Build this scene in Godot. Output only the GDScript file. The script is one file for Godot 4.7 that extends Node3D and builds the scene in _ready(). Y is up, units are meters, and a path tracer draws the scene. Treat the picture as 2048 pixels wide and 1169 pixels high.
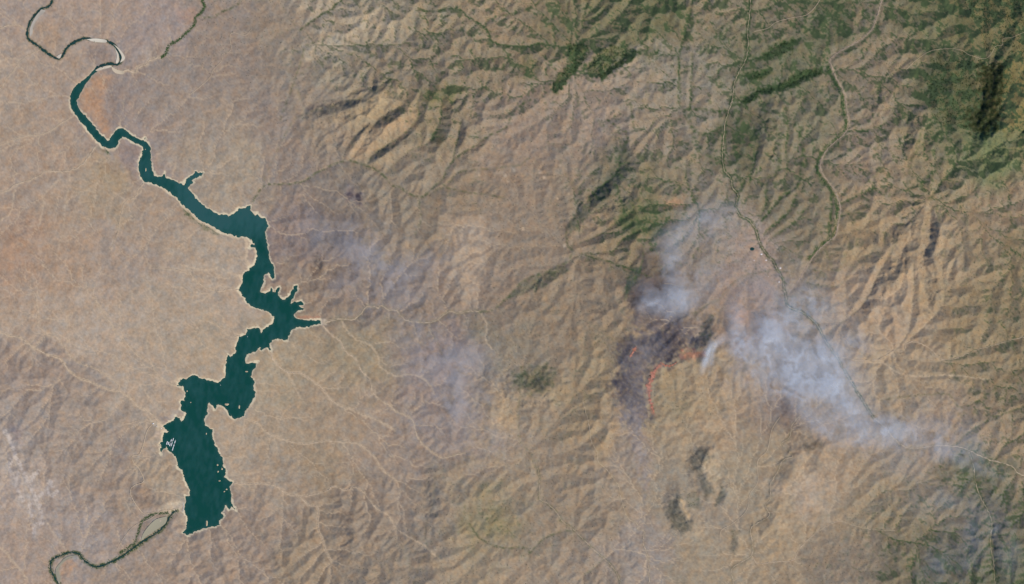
extends Node3D
# A reservoir in desert hills, seen from far above; wildfire smoke drifts over the valley on the right.
# Plan coordinates are counted in units of ten metres east and south of the north-west corner of the country in view.

const UNIT := 10.0          # metres in one plan unit
const CELL := 2.0           # plan units between two ground vertices
const X0 := -160.0
const Y0 := -144.0
const W := 1184
const H := 728
const N := W * H
const LAYERS := 4
const LIGHT := Color(1.06, 1.075, 1.17)   # how bright sunlit level ground of albedo 1 comes out

var ground := PackedFloat32Array()       # height of every ground vertex
var fixed := PackedByteArray()           # 1 where a stream or the lake sets the height
var gentle := PackedFloat32Array()        # how steeply a traced stream may climb
var led := PackedInt32Array()            # the next vertex down a traced stream, or -1
var lake_distance := PackedFloat32Array()  # plan units to the shore, negative in the water
var sand := PackedFloat32Array()
var chalk := PackedFloat32Array()
var green := PackedFloat32Array()
var flow := PackedFloat32Array()
var red_of := PackedFloat32Array()
var green_of := PackedFloat32Array()
var blue_of := PackedFloat32Array()
var shrubs := PackedFloat32Array()       # how thickly shrubs grow
var rugged := PackedFloat32Array()
var piece := PackedByteArray()           # which piece of the ground a vertex belongs to
var soils := []
var names := {}
var ribbons := []                        # washes, roads and rivers to lay once the ground is shaped
var belts := []
var rough_noise := FastNoiseLite.new()
var warp_noise := FastNoiseLite.new()
var fine_noise := FastNoiseLite.new()


func _ready() -> void:
	sight_and_light()
	ground.resize(N); fixed.resize(N); lake_distance.resize(N); sand.resize(N); green.resize(N); chalk.resize(N); flow.resize(N)
	red_of.resize(N); green_of.resize(N); blue_of.resize(N); shrubs.resize(N); rugged.resize(N); piece.resize(N)
	gentle.resize(N); led.resize(N); led.fill(-1)
	set_noise(rough_noise, 11, 0.02, 5)
	set_noise(warp_noise, 23, 0.012, 4)
	set_noise(fine_noise, 37, 0.2, 3)
	write_soils()
	spread_soils()
	shape_lake()
	trace_streams()
	erode()
	finish_ground()
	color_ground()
	build_ground()
	build_water()
	build_ribbons()
	build_islets()
	build_plants()
	build_dam()
	build_marina()
	build_houses()
	build_smoke()


func sight_and_light() -> void:
	var eye := Camera3D.new()
	eye.name = "camera"
	eye.position = Vector3(0, 100000, 0)
	eye.rotation_degrees = Vector3(-90, 0, 0)
	eye.fov = rad_to_deg(2.0 * atan(5845.0 / 100000.0))
	eye.near = 500.0
	eye.far = 400000.0
	add_child(eye)
	var sky_look := ProceduralSkyMaterial.new()
	sky_look.sky_top_color = Color(0.30, 0.46, 0.72)
	sky_look.sky_horizon_color = Color(0.66, 0.72, 0.78)
	sky_look.ground_bottom_color = Color(0.42, 0.37, 0.31)
	sky_look.ground_horizon_color = Color(0.55, 0.52, 0.48)
	sky_look.sky_curve = 0.15
	var sky := Sky.new()
	sky.sky_material = sky_look
	var air := Environment.new()
	air.background_mode = Environment.BG_SKY
	air.sky = sky
	air.tonemap_mode = Environment.TONE_MAPPER_LINEAR
	air.tonemap_exposure = 1.0
	air.sdfgi_enabled = true
	air.ssao_enabled = true
	air.ssil_enabled = true
	var world := WorldEnvironment.new()
	world.name = "world_environment"
	world.environment = air
	add_child(world)
	var sun := DirectionalLight3D.new()
	sun.name = "sun"
	var azimuth := deg_to_rad(128.0)
	var height := deg_to_rad(43.0)
	var towards := Vector3(sin(azimuth) * cos(height), sin(height), -cos(azimuth) * cos(height))
	sun.look_at_from_position(towards * 1000.0, Vector3.ZERO, Vector3.UP)
	sun.light_energy = 1.42
	sun.light_color = Color(1.0, 0.955, 0.89)
	sun.light_angular_distance = 0.5
	sun.shadow_enabled = true
	add_child(sun)


# ---------------------------------------------------------------- helpers

func set_noise(n: FastNoiseLite, number: int, often: float, octaves: int) -> void:
	n.seed = number
	n.noise_type = FastNoiseLite.TYPE_SIMPLEX_SMOOTH
	n.frequency = often
	n.fractal_octaves = octaves


func numbered(called: String) -> String:
	if not names.has(called):
		names[called] = 0
		return called
	names[called] += 1
	return "%s_%03d" % [called, names[called]]


func tag(o: Node, label: String, category := "", group := "", kind := "") -> void:
	o.set_meta("label", label)
	if category: o.set_meta("category", category)
	if group: o.set_meta("group", group)
	if kind: o.set_meta("kind", kind)


func thing(called: String, at: Vector3, turn := 0.0) -> Node3D:
	var o := Node3D.new()
	o.name = numbered(called)
	add_child(o)
	o.position = at
	o.rotation.y = turn
	return o


func put(called: String, m: Mesh, look: Material, parent: Node = null) -> MeshInstance3D:
	var o := MeshInstance3D.new()
	o.mesh = m
	o.material_override = look
	if parent == null:
		o.name = numbered(called)
		add_child(o)
	else:
		o.name = called
		parent.add_child(o, true)
	return o


func paint(r: float, g: float, b: float, rough := 0.9) -> StandardMaterial3D:
	var m := StandardMaterial3D.new()
	m.albedo_color = Color(r, g, b).linear_to_srgb()
	m.roughness = rough
	return m


func soil_look() -> StandardMaterial3D:
	var m := StandardMaterial3D.new()
	m.vertex_color_use_as_albedo = true
	m.roughness = 0.95
	m.metallic_specular = 0.2
	return m


func base_color(r: float, g: float, b: float) -> Color:   # the ground colour of a spot that shows that sRGB value in full sun
	var c := Color(r / 255.0, g / 255.0, b / 255.0).srgb_to_linear()
	return Color(c.r / LIGHT.r, c.g / LIGHT.g, c.b / LIGHT.b)


func place(x: float, y: float, up := 0.0) -> Vector3:
	return Vector3((x - 1024.0) * UNIT, up, (y - 584.5) * UNIT)


func height_at(x: float, y: float) -> float:
	var gx := clampf((x - X0) / CELL, 0.0, W - 1.001)
	var gy := clampf((y - Y0) / CELL, 0.0, H - 1.001)
	var ix := int(gx)
	var iy := int(gy)
	var fx := gx - ix
	var fy := gy - iy
	var i := iy * W + ix
	return lerpf(lerpf(ground[i], ground[i + 1], fx), lerpf(ground[i + W], ground[i + W + 1], fx), fy)


func highest_near(x: float, y: float) -> float:
	var ix := clampi(int((x - X0) / CELL), 0, W - 2)
	var iy := clampi(int((y - Y0) / CELL), 0, H - 2)
	var i := iy * W + ix
	return maxf(maxf(ground[i], ground[i + 1]), maxf(ground[i + W], ground[i + W + 1]))


func index_at(x: float, y: float) -> int:
	return clampi(roundi((y - Y0) / CELL), 0, H - 1) * W + clampi(roundi((x - X0) / CELL), 0, W - 1)


func points(flat: Array) -> PackedVector2Array:
	var p := PackedVector2Array()
	for k in range(0, flat.size() - 1, 2):
		p.append(Vector2(flat[k], flat[k + 1]))
	return p


func curved(p: PackedVector2Array, step: float, wander := 0.0) -> PackedVector2Array:   # a smooth line through the points
	var out := PackedVector2Array()
	for k in p.size() - 1:
		var a := p[maxi(k - 1, 0)]
		var b := p[k]
		var c := p[k + 1]
		var d := p[mini(k + 2, p.size() - 1)]
		var n := maxi(1, int(b.distance_to(c) / step))
		for j in n:
			out.append(b.cubic_interpolate(c, a, d, float(j) / n))
	out.append(p[p.size() - 1])
	if wander > 0.0:
		for k in out.size():
			var q := out[k]
			out[k] = q + Vector2(rough_noise.get_noise_2d(q.x * 6.0, q.y * 6.0), rough_noise.get_noise_2d(q.y * 6.0 + 900.0, q.x * 6.0)) * wander
			out[k] += Vector2(fine_noise.get_noise_2d(q.x * 1.6, q.y * 1.6), fine_noise.get_noise_2d(q.y * 1.6 + 70.0, q.x * 1.6)) * wander * 0.6
	return out


func jagged(p: PackedVector2Array, share: float, luck: RandomNumberGenerator) -> PackedVector2Array:
	var out := PackedVector2Array()
	for k in p.size():
		var a := p[k]
		var b := p[(k + 1) % p.size()]
		out.append(a)
		var l := a.distance_to(b)
		if l > 3.0:
			var n := (b - a).orthogonal() / l
			for j in range(1, int(l / 2.5)):
				out.append(a.lerp(b, (j + luck.randf_range(-0.3, 0.3)) / int(l / 2.5)) + n * luck.randf_range(-share, share))
	return out


func smooth(a: float, b: float, v: float) -> float:
	var t := clampf((v - a) / (b - a), 0.0, 1.0)
	return t * t * (3.0 - 2.0 * t)


# Calls for every vertex within reach of a line: field[i] takes the largest of strength times a soft profile of the distance.
func stamp(p: PackedVector2Array, half: float, soft: float, strength: float, field: PackedFloat32Array) -> void:
	var reach := half + soft
	for k in p.size() - 1:
		var a := p[k]
		var b := p[k + 1]
		var ab := b - a
		var l2 := maxf(ab.length_squared(), 1e-6)
		var x_from := maxi(0, int((minf(a.x, b.x) - reach - X0) / CELL))
		var x_to := mini(W - 1, int((maxf(a.x, b.x) + reach - X0) / CELL) + 1)
		var y_from := maxi(0, int((minf(a.y, b.y) - reach - Y0) / CELL))
		var y_to := mini(H - 1, int((maxf(a.y, b.y) + reach - Y0) / CELL) + 1)
		for iy in range(y_from, y_to + 1):
			for ix in range(x_from, x_to + 1):
				var q := Vector2(X0 + ix * CELL, Y0 + iy * CELL)
				var d := (q - a - ab * clampf((q - a).dot(ab) / l2, 0.0, 1.0)).length()
				if d < reach:
					var v := strength * (1.0 - smooth(half, reach, d))
					var i := iy * W + ix
					if v > field[i]:
						field[i] = v


# ---------------------------------------------------------------- soils: colour, plant cover and ruggedness of the country

func soil(rows: Array) -> void:   # x, y, red, green, blue, plant cover in percent, ruggedness in percent
	for k in range(0, rows.size(), 7):
		soils.append(rows.slice(k, k + 7))


func write_soils() -> void:
	soil([30,20,158,138,122,5,20, 200,30,160,138,120,5,20, 300,60,153,135,124,5,25, 450,60,146,128,112,8,25, 560,60,146,128,108,10,30, 650,50,165,148,124,20,60, 760,30,160,145,118,20,70])
	soil([880,60,150,134,106,35,70, 1000,40,152,132,104,30,70, 1120,40,130,118,88,45,70, 1250,40,125,118,85,50,80, 1320,20,110,108,75,55,80, 1400,40,140,125,98,40,60, 1560,60,135,122,95,45,50])
	soil([1650,30,105,105,75,60,50, 1740,40,130,118,92,45,50, 1850,60,115,112,78,55,70, 1960,40,112,106,68,60,80, 2030,30,105,100,62,65,80, 30,150,164,143,122,3,20, 100,160,160,138,118,3,20])
	soil([260,160,145,128,116,4,20, 350,160,146,130,116,5,20, 480,140,144,126,110,6,25, 580,150,146,130,112,10,35, 660,110,160,146,122,20,60, 760,110,150,134,110,22,70, 850,130,146,130,106,28,75])
	soil([950,130,140,124,98,35,80, 1050,120,135,120,92,45,80, 1080,170,150,130,106,30,60, 1150,200,160,138,114,20,50, 1250,170,155,138,116,22,60, 1340,150,150,138,116,25,55, 1420,150,145,133,112,25,50])
	soil([1480,130,115,112,85,45,40, 1600,130,115,112,84,45,50, 1720,160,140,124,100,35,45, 1800,120,142,124,98,35,55, 1860,180,108,108,76,60,80, 1950,120,120,110,78,55,80, 2035,160,112,104,68,60,80])
	soil([40,260,160,138,116,3,20, 100,300,162,138,116,3,20, 240,230,148,130,118,4,20, 330,230,150,132,116,4,25, 430,250,150,132,114,4,25, 540,240,143,126,112,6,30, 640,260,150,132,112,8,50])
	soil([720,240,160,140,110,10,95, 800,250,155,135,105,15,95, 880,240,135,120,92,30,90, 950,230,150,132,110,15,80, 1040,250,157,135,115,10,45, 1120,270,152,132,112,12,45, 1200,240,158,138,120,12,50])
	soil([1300,250,150,132,108,20,60, 1400,240,148,134,112,22,50, 1480,260,112,106,82,40,60, 1560,240,130,120,95,28,70, 1640,230,125,118,92,35,60, 1740,260,148,130,106,28,60, 1810,240,140,124,98,35,80])
	soil([1880,260,110,108,78,55,90, 1970,330,112,120,80,55,80, 2040,260,118,112,72,55,80, 30,380,160,138,118,3,20, 120,400,160,138,116,3,22, 260,320,150,132,122,3,20, 220,360,162,140,112,4,18])
	soil([340,450,158,136,114,4,20, 420,330,155,138,118,4,25, 480,320,160,142,118,4,25, 570,340,143,126,112,6,25, 690,380,140,126,112,6,40, 760,380,146,130,108,8,55, 850,330,152,134,110,12,60])
	soil([940,360,148,128,104,12,45, 1040,350,152,130,108,8,40, 1130,370,148,130,108,12,40, 1220,360,130,120,98,30,60, 1290,400,122,114,85,38,90, 1370,350,140,126,102,25,60, 1440,400,138,126,106,22,50])
	soil([1540,370,130,118,94,28,65, 1620,400,128,116,92,28,60, 1720,330,150,130,106,28,60, 1790,380,148,128,100,28,70, 1880,350,140,124,94,35,85, 1980,410,150,128,100,20,50, 2040,380,148,126,98,25,55])
	soil([40,500,162,132,108,3,20, 140,520,164,138,114,3,20, 260,520,158,138,120,3,22, 400,500,165,146,124,3,18, 600,480,140,122,112,3,40, 680,470,132,118,108,3,55, 780,470,148,132,114,3,50])
	soil([860,470,146,128,104,6,45, 940,500,160,140,120,4,45, 1040,460,150,130,108,8,40, 1100,500,150,130,108,8,40, 1200,450,150,128,100,18,90, 1260,480,135,120,92,28,90, 1400,480,145,130,112,18,40])
	soil([1500,500,158,138,122,12,25, 1600,480,130,118,96,20,50, 1700,470,155,132,98,15,60, 1800,480,155,132,102,10,90, 1870,510,158,136,108,8,90, 1950,520,148,128,98,15,60, 2030,520,138,120,88,25,55])
	soil([40,620,166,144,122,3,18, 200,650,170,149,127,2,15, 330,620,165,145,122,2,18, 440,600,168,147,124,2,15, 430,700,165,145,118,3,15, 620,590,150,128,106,3,40, 720,600,140,124,112,3,50])
	soil([820,570,140,124,110,4,55, 900,570,150,130,112,4,50, 1010,570,146,126,106,8,50, 1100,600,146,126,102,10,60, 1190,590,148,128,104,8,60, 1250,650,150,130,104,12,60, 1310,570,105,92,85,5,50])
	soil([1400,600,150,130,110,10,40, 1480,620,158,130,108,8,40, 1600,580,145,130,112,12,40, 1700,590,158,136,112,8,70, 1790,620,164,140,114,5,80, 1880,620,150,128,98,8,70, 1960,620,140,122,90,20,60])
	soil([2040,650,134,118,88,25,60, 60,760,150,130,114,2,40, 150,800,150,132,116,2,35, 280,760,166,146,124,2,15, 420,730,168,146,120,3,12, 570,720,165,145,116,3,20, 650,720,158,138,110,3,25])
	soil([720,690,156,138,108,4,25, 800,690,148,130,110,4,35, 880,720,148,130,120,3,40, 960,760,142,128,116,4,45, 1010,700,138,126,106,8,45, 1120,700,148,128,104,10,45, 1190,730,150,130,100,12,60])
	soil([1340,780,152,132,100,12,60, 1400,760,158,136,106,8,50, 1480,760,160,136,108,4,50, 1560,820,130,114,104,4,50, 1650,780,150,132,112,6,40, 1750,770,158,138,112,5,50, 1850,760,160,138,110,8,55])
	soil([1960,720,150,130,98,18,60, 2030,780,140,122,92,25,60, 30,860,152,138,126,4,40, 110,900,150,132,116,2,40, 220,880,154,136,118,2,30, 330,950,160,140,116,3,35, 480,900,166,145,120,2,18])
	soil([570,880,163,142,116,2,18, 650,840,160,138,112,2,22, 740,870,160,138,116,2,15, 830,900,150,132,116,4,40, 920,880,148,130,116,4,40, 1000,840,160,138,108,5,45, 1060,860,148,130,110,8,45])
	soil([1130,820,150,130,100,12,65, 1200,850,155,132,102,10,75, 1260,920,150,132,114,4,40, 1360,870,160,138,108,5,50, 1460,840,165,140,112,4,55, 1540,900,152,134,108,5,40, 1620,900,158,134,106,5,55])
	soil([1700,930,162,138,110,5,50, 1800,940,150,132,108,8,45, 1880,850,158,136,112,6,45, 1980,860,150,130,105,18,55, 2040,900,148,128,100,20,55, 30,1000,165,146,130,2,30, 120,1030,150,134,122,2,30])
	soil([190,1060,156,140,128,2,25, 60,1130,160,138,120,2,22, 230,1000,150,130,112,2,35, 300,1140,152,132,114,2,30, 420,1120,150,130,112,2,50, 520,1050,150,130,112,2,45, 560,960,158,138,116,2,30])
	soil([640,940,156,134,106,3,22, 700,1050,145,126,106,3,60, 620,1120,150,130,106,3,55, 780,1000,152,132,112,4,40, 850,1030,140,126,110,8,55, 800,1130,145,128,108,10,55, 920,980,150,132,108,10,50])
	soil([980,1040,144,130,94,15,50, 950,1130,155,135,108,10,50, 1040,960,156,136,110,8,45, 1060,1060,145,128,106,12,50, 1080,1140,156,136,112,8,45, 1140,980,150,130,106,10,50, 1200,1000,146,128,106,10,55])
	soil([1190,1140,150,132,112,8,50, 1270,1110,150,136,124,2,20, 1260,990,158,138,114,4,30, 1340,960,150,136,114,5,30, 1420,990,150,134,114,5,40, 1480,960,154,138,112,5,30, 1400,1110,156,138,112,5,35])
	soil([1560,1060,160,138,108,5,45, 1620,980,172,150,126,3,40, 1700,1020,156,136,108,6,45, 1780,1020,146,130,102,18,50, 1690,1120,140,124,104,12,50, 1800,1090,125,114,90,25,60, 1880,1010,140,124,98,22,50])
	soil([1960,960,118,114,94,35,50, 1940,1060,122,114,98,30,75, 2030,1050,115,108,90,35,75, 1900,1140,112,108,90,35,80, 2010,1140,105,104,82,40,75])


func spread_soils() -> void:
	# weigh the soils on a coarse net, then read the net through a wandering offset so that no border is straight
	var step := 16.0
	var cw := int(W * CELL / step) + 8
	var ch := int(H * CELL / step) + 8
	var nets: Array[PackedFloat32Array] = []
	for k in 5:
		var a := PackedFloat32Array()
		a.resize(cw * ch)
		nets.append(a)
	for cy in ch:
		for cx in cw:
			var x := X0 + (cx - 3) * step
			var y := Y0 + (cy - 3) * step
			var total := 0.0
			var sum := [0.0, 0.0, 0.0, 0.0, 0.0]
			for s in soils:
				var dx: float = x - s[0]
				var dy: float = y - s[1]
				var d2: float = dx * dx + dy * dy
				if d2 < 120000.0:
					var w: float = exp(-d2 / 2600.0) + 1e-4 / (1.0 + d2 * 0.001)
					var mean: float = 0.3 * s[2] + 0.59 * s[3] + 0.11 * s[4]
					var c := base_color(mean + 0.76 * (s[2] - mean), mean + 0.76 * (s[3] - mean), mean + 0.76 * (s[4] - mean))
					total += w
					sum[0] += w * c.r
					sum[1] += w * c.g
					sum[2] += w * c.b
					sum[3] += w * s[5]
					sum[4] += w * s[6]
			for k in 5:
				nets[k][cy * cw + cx] = sum[k] / maxf(total, 1e-9)
	for iy in H:
		for ix in W:
			var x := X0 + ix * CELL
			var y := Y0 + iy * CELL
			var gx := clampf((x + 55.0 * warp_noise.get_noise_2d(x, y) - X0) / step + 3.0, 0.0, cw - 1.001)
			var gy := clampf((y + 55.0 * warp_noise.get_noise_2d(y + 5000.0, x) - Y0) / step + 3.0, 0.0, ch - 1.001)
			var cx := int(gx)
			var cy := int(gy)
			var fx := gx - cx
			var fy := gy - cy
			var j := cy * cw + cx
			var a := (1.0 - fx) * (1.0 - fy)
			var b := fx * (1.0 - fy)
			var c := (1.0 - fx) * fy
			var d := fx * fy
			var i := iy * W + ix
			var pale := 1.02 + 0.07 * (1.0 - smooth(460.0, 620.0, x)) - 0.07 * smooth(560.0, 660.0, x) * (1.0 - smooth(1350.0, 1500.0, x)) * (1.0 - smooth(600.0, 760.0, y))   # the western plain is paler, the middle country duller
			red_of[i] = pale * (nets[0][j] * a + nets[0][j + 1] * b + nets[0][j + cw] * c + nets[0][j + cw + 1] * d)
			green_of[i] = pale * (nets[1][j] * a + nets[1][j + 1] * b + nets[1][j + cw] * c + nets[1][j + cw + 1] * d)
			blue_of[i] = pale * (nets[2][j] * a + nets[2][j + 1] * b + nets[2][j + cw] * c + nets[2][j + cw + 1] * d)
			shrubs[i] = 0.01 * (1.0 + 0.04 * smooth(1250.0, 1400.0, x) * (1.0 - smooth(330.0, 430.0, y))) * (nets[3][j] * a + nets[3][j + 1] * b + nets[3][j + cw] * c + nets[3][j + cw + 1] * d)
			var calm := 1.0 - 0.33 * smooth(1230.0, 1330.0, x) * (1.0 - smooth(1680.0, 1780.0, x)) * smooth(740.0, 820.0, y)
			calm *= 1.0 - 0.22 * smooth(900.0, 980.0, x) * (1.0 - smooth(1120.0, 1200.0, x)) * smooth(380.0, 440.0, y)
			rugged[i] = 0.01 * calm * (nets[4][j] * a + nets[4][j + 1] * b + nets[4][j + cw] * c + nets[4][j + cw + 1] * d)


# ---------------------------------------------------------------- the lake

func lake_outline() -> PackedVector2Array:
	# down the west bank from the head of the lake, round the dam, up the east bank
	var a := [190,135, 178,150.6, 160.8,164, 147,176, 140.3,191.6, 139.6,208.7, 145.4,222.4, 160.8,243, 174.5,260, 191.6,280.6, 205,292.6, 219,297.7, 229,296, 236,287.4, 236,280.6, 244.7,273.7, 256.6,277, 267,285.7, 279,289, 285.7,296, 284,309.7, 277,325, 276.5,342, 282.3,355.9, 287.3,363.7, 302.7,365.4, 316.3,372.3, 330,377.4, 340.3,386, 354,396.2, 364.2,410, 381.4,423.6, 398.5,440.7, 419,449.3, 436,461.2, 453.2,466.4, 473.7,474, 490.9,473.2, 504.5,481.8, 508,490.3, 501,490.3, 498.4,495.5, 506.3,494.8, 513,500.6, 514,514.3, 509.7,528, 501,536.5, 485.7,548.5, 484,565.6, 477.2,579.3, 485.7,593, 498.5,611.2, 519,618, 536,623.2, 548,635.2, 546.4,645.4, 525.8,660.8, 522.4,666, 517.3,655.7, 495,659, 491.6,669.4, 478,674.5, 472.8,688.2, 471,705.3, 460.8,715.6, 455.7,708.7, 452.3,725.8, 450.6,739.5, 450.6,753.2, 436.9,765.2, 416.3,761.8, 395.8,755, 387.3,749.8, 375.3,756.6, 359.9,760, 354.7,772, 366.7,773.7, 370,790.9, 366.7,802.8, 361.6,799.4, 361.6,820, 371.9,825, 370,837, 361.6,842.2, 351.3,832, 344.5,842]
	var b := [325.7,853, 331,858, 337,865, 327.3,866.6, 324.9,880.3, 318,890.6, 323,890, 319.8,907.7, 331.7,893, 336,903, 343.7,906, 352.3,918, 355.7,935, 364.2,941.9, 369.4,962.4, 378,979.5, 378,991.5, 369.5,993, 371.5,1003, 369.4,1010.3, 368,1024, 373.8,1034.3, 372.8,1058, 364.2,1066.8, 374.5,1070.2, 391.6,1063.4, 405.3,1058, 417.3,1056, 439.5,1051.4, 437.8,1042.8, 446.4,1032.6, 443,1027.4, 451.5,1010.3, 458.3,1020.6, 461.8,1012, 472,1022.3, 462.8,1006.9, 461.8,986.4, 458.3,976, 465.2,965.8, 453.2,960.7, 448,955.6, 451.5,945.3, 444.7,930, 444.7,918, 436,904.2, 427.5,887, 424,873.4, 424,859.8, 408.7,849.5, 407.8,842, 413,828.5, 414.6,814.8, 418,806, 424.9,811.4, 430,818, 433.4,811.4, 443.7,811.4, 452.3,820, 459,832, 471,838.8, 486.5,832, 491.6,821.6, 505.3,801, 510.4,787.4, 505.3,773.7, 508.7,763.5, 501.9,755, 503.6,743, 508.7,736, 515.6,724, 498.5,728.6, 488.2,725.8, 491.6,710.4, 501.9,707, 512,701.9, 519,695, 522.4,701.9, 532.7,695, 539.5,701.9, 539.5,686.5, 546.4,679.6, 563.5,678, 573.7,681.4, 578.9,667.7, 584,659, 594.3,654, 608,655.7, 625,650.6, 640.5,647.8, 640.5,641, 621.6,641, 601,640.3, 590.9,636.9, 585.7,630, 594.3,621.5, 608,619.8, 597.7,611.2, 606.2,609.5, 602.8,602.7, 589,604.4]
	var c := [580.6,609.5, 582.3,602.7, 592.6,582, 595,568.4, 587.4,573.6, 577,594, 568.6,601, 559.3,596.4, 555,590.7, 560,573.6, 551.5,580, 547.3,586, 542.2,575.9, 538.8,582.7, 530.2,588.9, 518.2,584.4, 523.4,574, 526.8,562.2, 528.5,550.2, 537,545, 543.9,558.8, 549,557, 547.3,534.8, 538.8,521, 537,504, 532,483.5, 530.2,466.4, 535.3,452.7, 530.2,437.3, 518.2,433.9, 513,427, 509.7,432, 501,421.9, 501,411.6, 490.9,415.7, 477.2,418.5, 468.6,427, 456.6,432.8, 432.7,427, 412,415, 395,401.4, 384.8,387.7, 374.5,374, 386.5,365.4, 381.4,362, 390,355, 402,351.7, 407,345, 396.7,346.6, 390,342.5, 384.8,350, 372.8,358.6, 367.7,370.6, 345.6,361, 328.5,354, 330,345.6, 321.6,355.9, 308,350.7, 302.8,338.8, 301,321.6, 301,304.5, 297.7,290.8, 287,281, 291,275.5, 282,280.6, 270,273.7, 260,268.6, 249.8,260, 239.5,256, 229.3,263.5, 222.4,273.7, 215.6,282.3, 202,270.3, 186.5,251.5, 171,232.7, 155.7,215.6, 152.3,202, 160.8,184.8, 171,167.7, 183,150.6, 195,140.3]
	return points(a + b + c)


func shape_lake() -> void:
	lake_distance.fill(1e6)
	var luck := RandomNumberGenerator.new()
	luck.seed = 5
	var p := jagged(lake_outline(), 0.9, luck)
	var reach := 26.0
	for k in p.size():
		var a := p[k]
		var b := p[(k + 1) % p.size()]
		var ab := b - a
		var l2 := maxf(ab.length_squared(), 1e-6)
		for iy in range(int((minf(a.y, b.y) - reach - Y0) / CELL), int((maxf(a.y, b.y) + reach - Y0) / CELL) + 1):
			for ix in range(int((minf(a.x, b.x) - reach - X0) / CELL), int((maxf(a.x, b.x) + reach - X0) / CELL) + 1):
				var q := Vector2(X0 + ix * CELL, Y0 + iy * CELL)
				var d := (q - a - ab * clampf((q - a).dot(ab) / l2, 0.0, 1.0)).length()
				var i := iy * W + ix
				if d < lake_distance[i]:
					lake_distance[i] = d
	for iy in H:   # which vertices lie inside, row by row
		var y := Y0 + iy * CELL + 0.003
		var cuts := PackedFloat32Array()
		for k in p.size():
			var a := p[k]
			var b := p[(k + 1) % p.size()]
			if (a.y > y) != (b.y > y):
				cuts.append(a.x + (y - a.y) / (b.y - a.y) * (b.x - a.x))
		cuts.sort()
		for k in range(0, cuts.size() - 1, 2):
			for ix in range(ceili((cuts[k] - X0) / CELL), floori((cuts[k + 1] - X0) / CELL) + 1):
				lake_distance[iy * W + ix] *= -1.0
	for i in N:
		if absf(lake_distance[i]) < 7.0:   # small coves and spits
			var x := X0 + (i % W) * CELL
			var y := Y0 + (i / W) * CELL
			lake_distance[i] += (2.6 * rough_noise.get_noise_2d(x * 5.0, y * 5.0) + 1.1 * fine_noise.get_noise_2d(x, y)) * (1.0 - 0.5 * smooth(4.0, 7.0, absf(lake_distance[i]))) * smooth(90.0, 260.0, y)
	for i in N:
		if lake_distance[i] < 0.0:
			if lake_distance[i] < -1e5:
				lake_distance[i] = -30.0
			fixed[i] = 1
			ground[i] = 0.0


# ---------------------------------------------------------------- streams, washes and roads

# A line from its mouth upwards. It lowers the country to its own gentle profile.
# width: of the ribbon laid on it (0: none); pale: share of sand along it; wet: share of green along it
func stream(flat: Array, climb: float, start := -1.0, flat_bed := false) -> PackedVector2Array:
	var p := curved(points(flat), 1.0, 1.6)
	var h := start
	var before := -1
	if h < 0.0:
		var i := index_at(p[0].x, p[0].y)
		h = 1.0
		var best := 1e9
		for dy in range(-4, 5):
			for dx in range(-4, 5):
				var j := clampi(i + dy * W + dx, 0, N - 1)
				if fixed[j] and dx * dx + dy * dy < best:
					best = dx * dx + dy * dy
					h = ground[j] + 0.2
	for k in p.size():
		var i := index_at(p[k].x, p[k].y)
		if k > 0:
			h += climb * p[k].distance_to(p[k - 1])
		if fixed[i] == 0:
			fixed[i] = 1 if flat_bed or (k == 0 and start >= 0.0 and not (p[0].x > -20.0 and p[0].x < 2068.0 and p[0].y > -20.0 and p[0].y < 1190.0)) else 2
			ground[i] = h
			if before >= 0 and before != i and fixed[i] == 2:
				var gap := absi(before - i)
				if gap == 1 or gap == W or gap == W - 1 or gap == W + 1:
					led[i] = before
					gentle[i] = climb * CELL
				else:
					fixed[i] = 0
		if fixed[i]: before = i
	return p


func wash(label: String, flat: Array, climb: float, wide: float, narrow: float, pale := 0.5, wet := 0.0, start := -1.0) -> void:
	var p := stream(flat, climb, start)
	ribbons.append({"called": "dry_wash", "label": label, "line": p, "wide": wide, "narrow": narrow, "look": "sand"})
	if pale > 0.0: stamp(p, wide * 0.5, 3.0, pale, sand)
	if wet > 0.0: stamp(p, wide * 0.7, 4.5, wet, green)


func creek(flat: Array, climb: float, wet: float, half := 1.2, start := -1.0) -> void:   # a green creek without open water
	var p := stream(flat, climb, start)
	var lush: bool = flat[0] > 1250.0 and flat[1] < 520.0
	if wet > 0.0: stamp(p, half * (1.3 if lush else 0.7), 5.0 if lush else 2.6, minf(1.0, wet * (1.25 if lush else 1.0)), green)


func rill(flat: Array, climb: float, pale: float, half := 0.6) -> void:   # a faint pale channel
	stamp(stream(flat, climb), half, 2.2, pale, sand)


func road(label: String, flat: Array, width: float) -> void:
	ribbons.append({"called": "dirt_road", "label": label, "line": curved(points(flat), 1.0, 0.4), "wide": width, "narrow": width * 0.8, "look": "road"})


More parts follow.
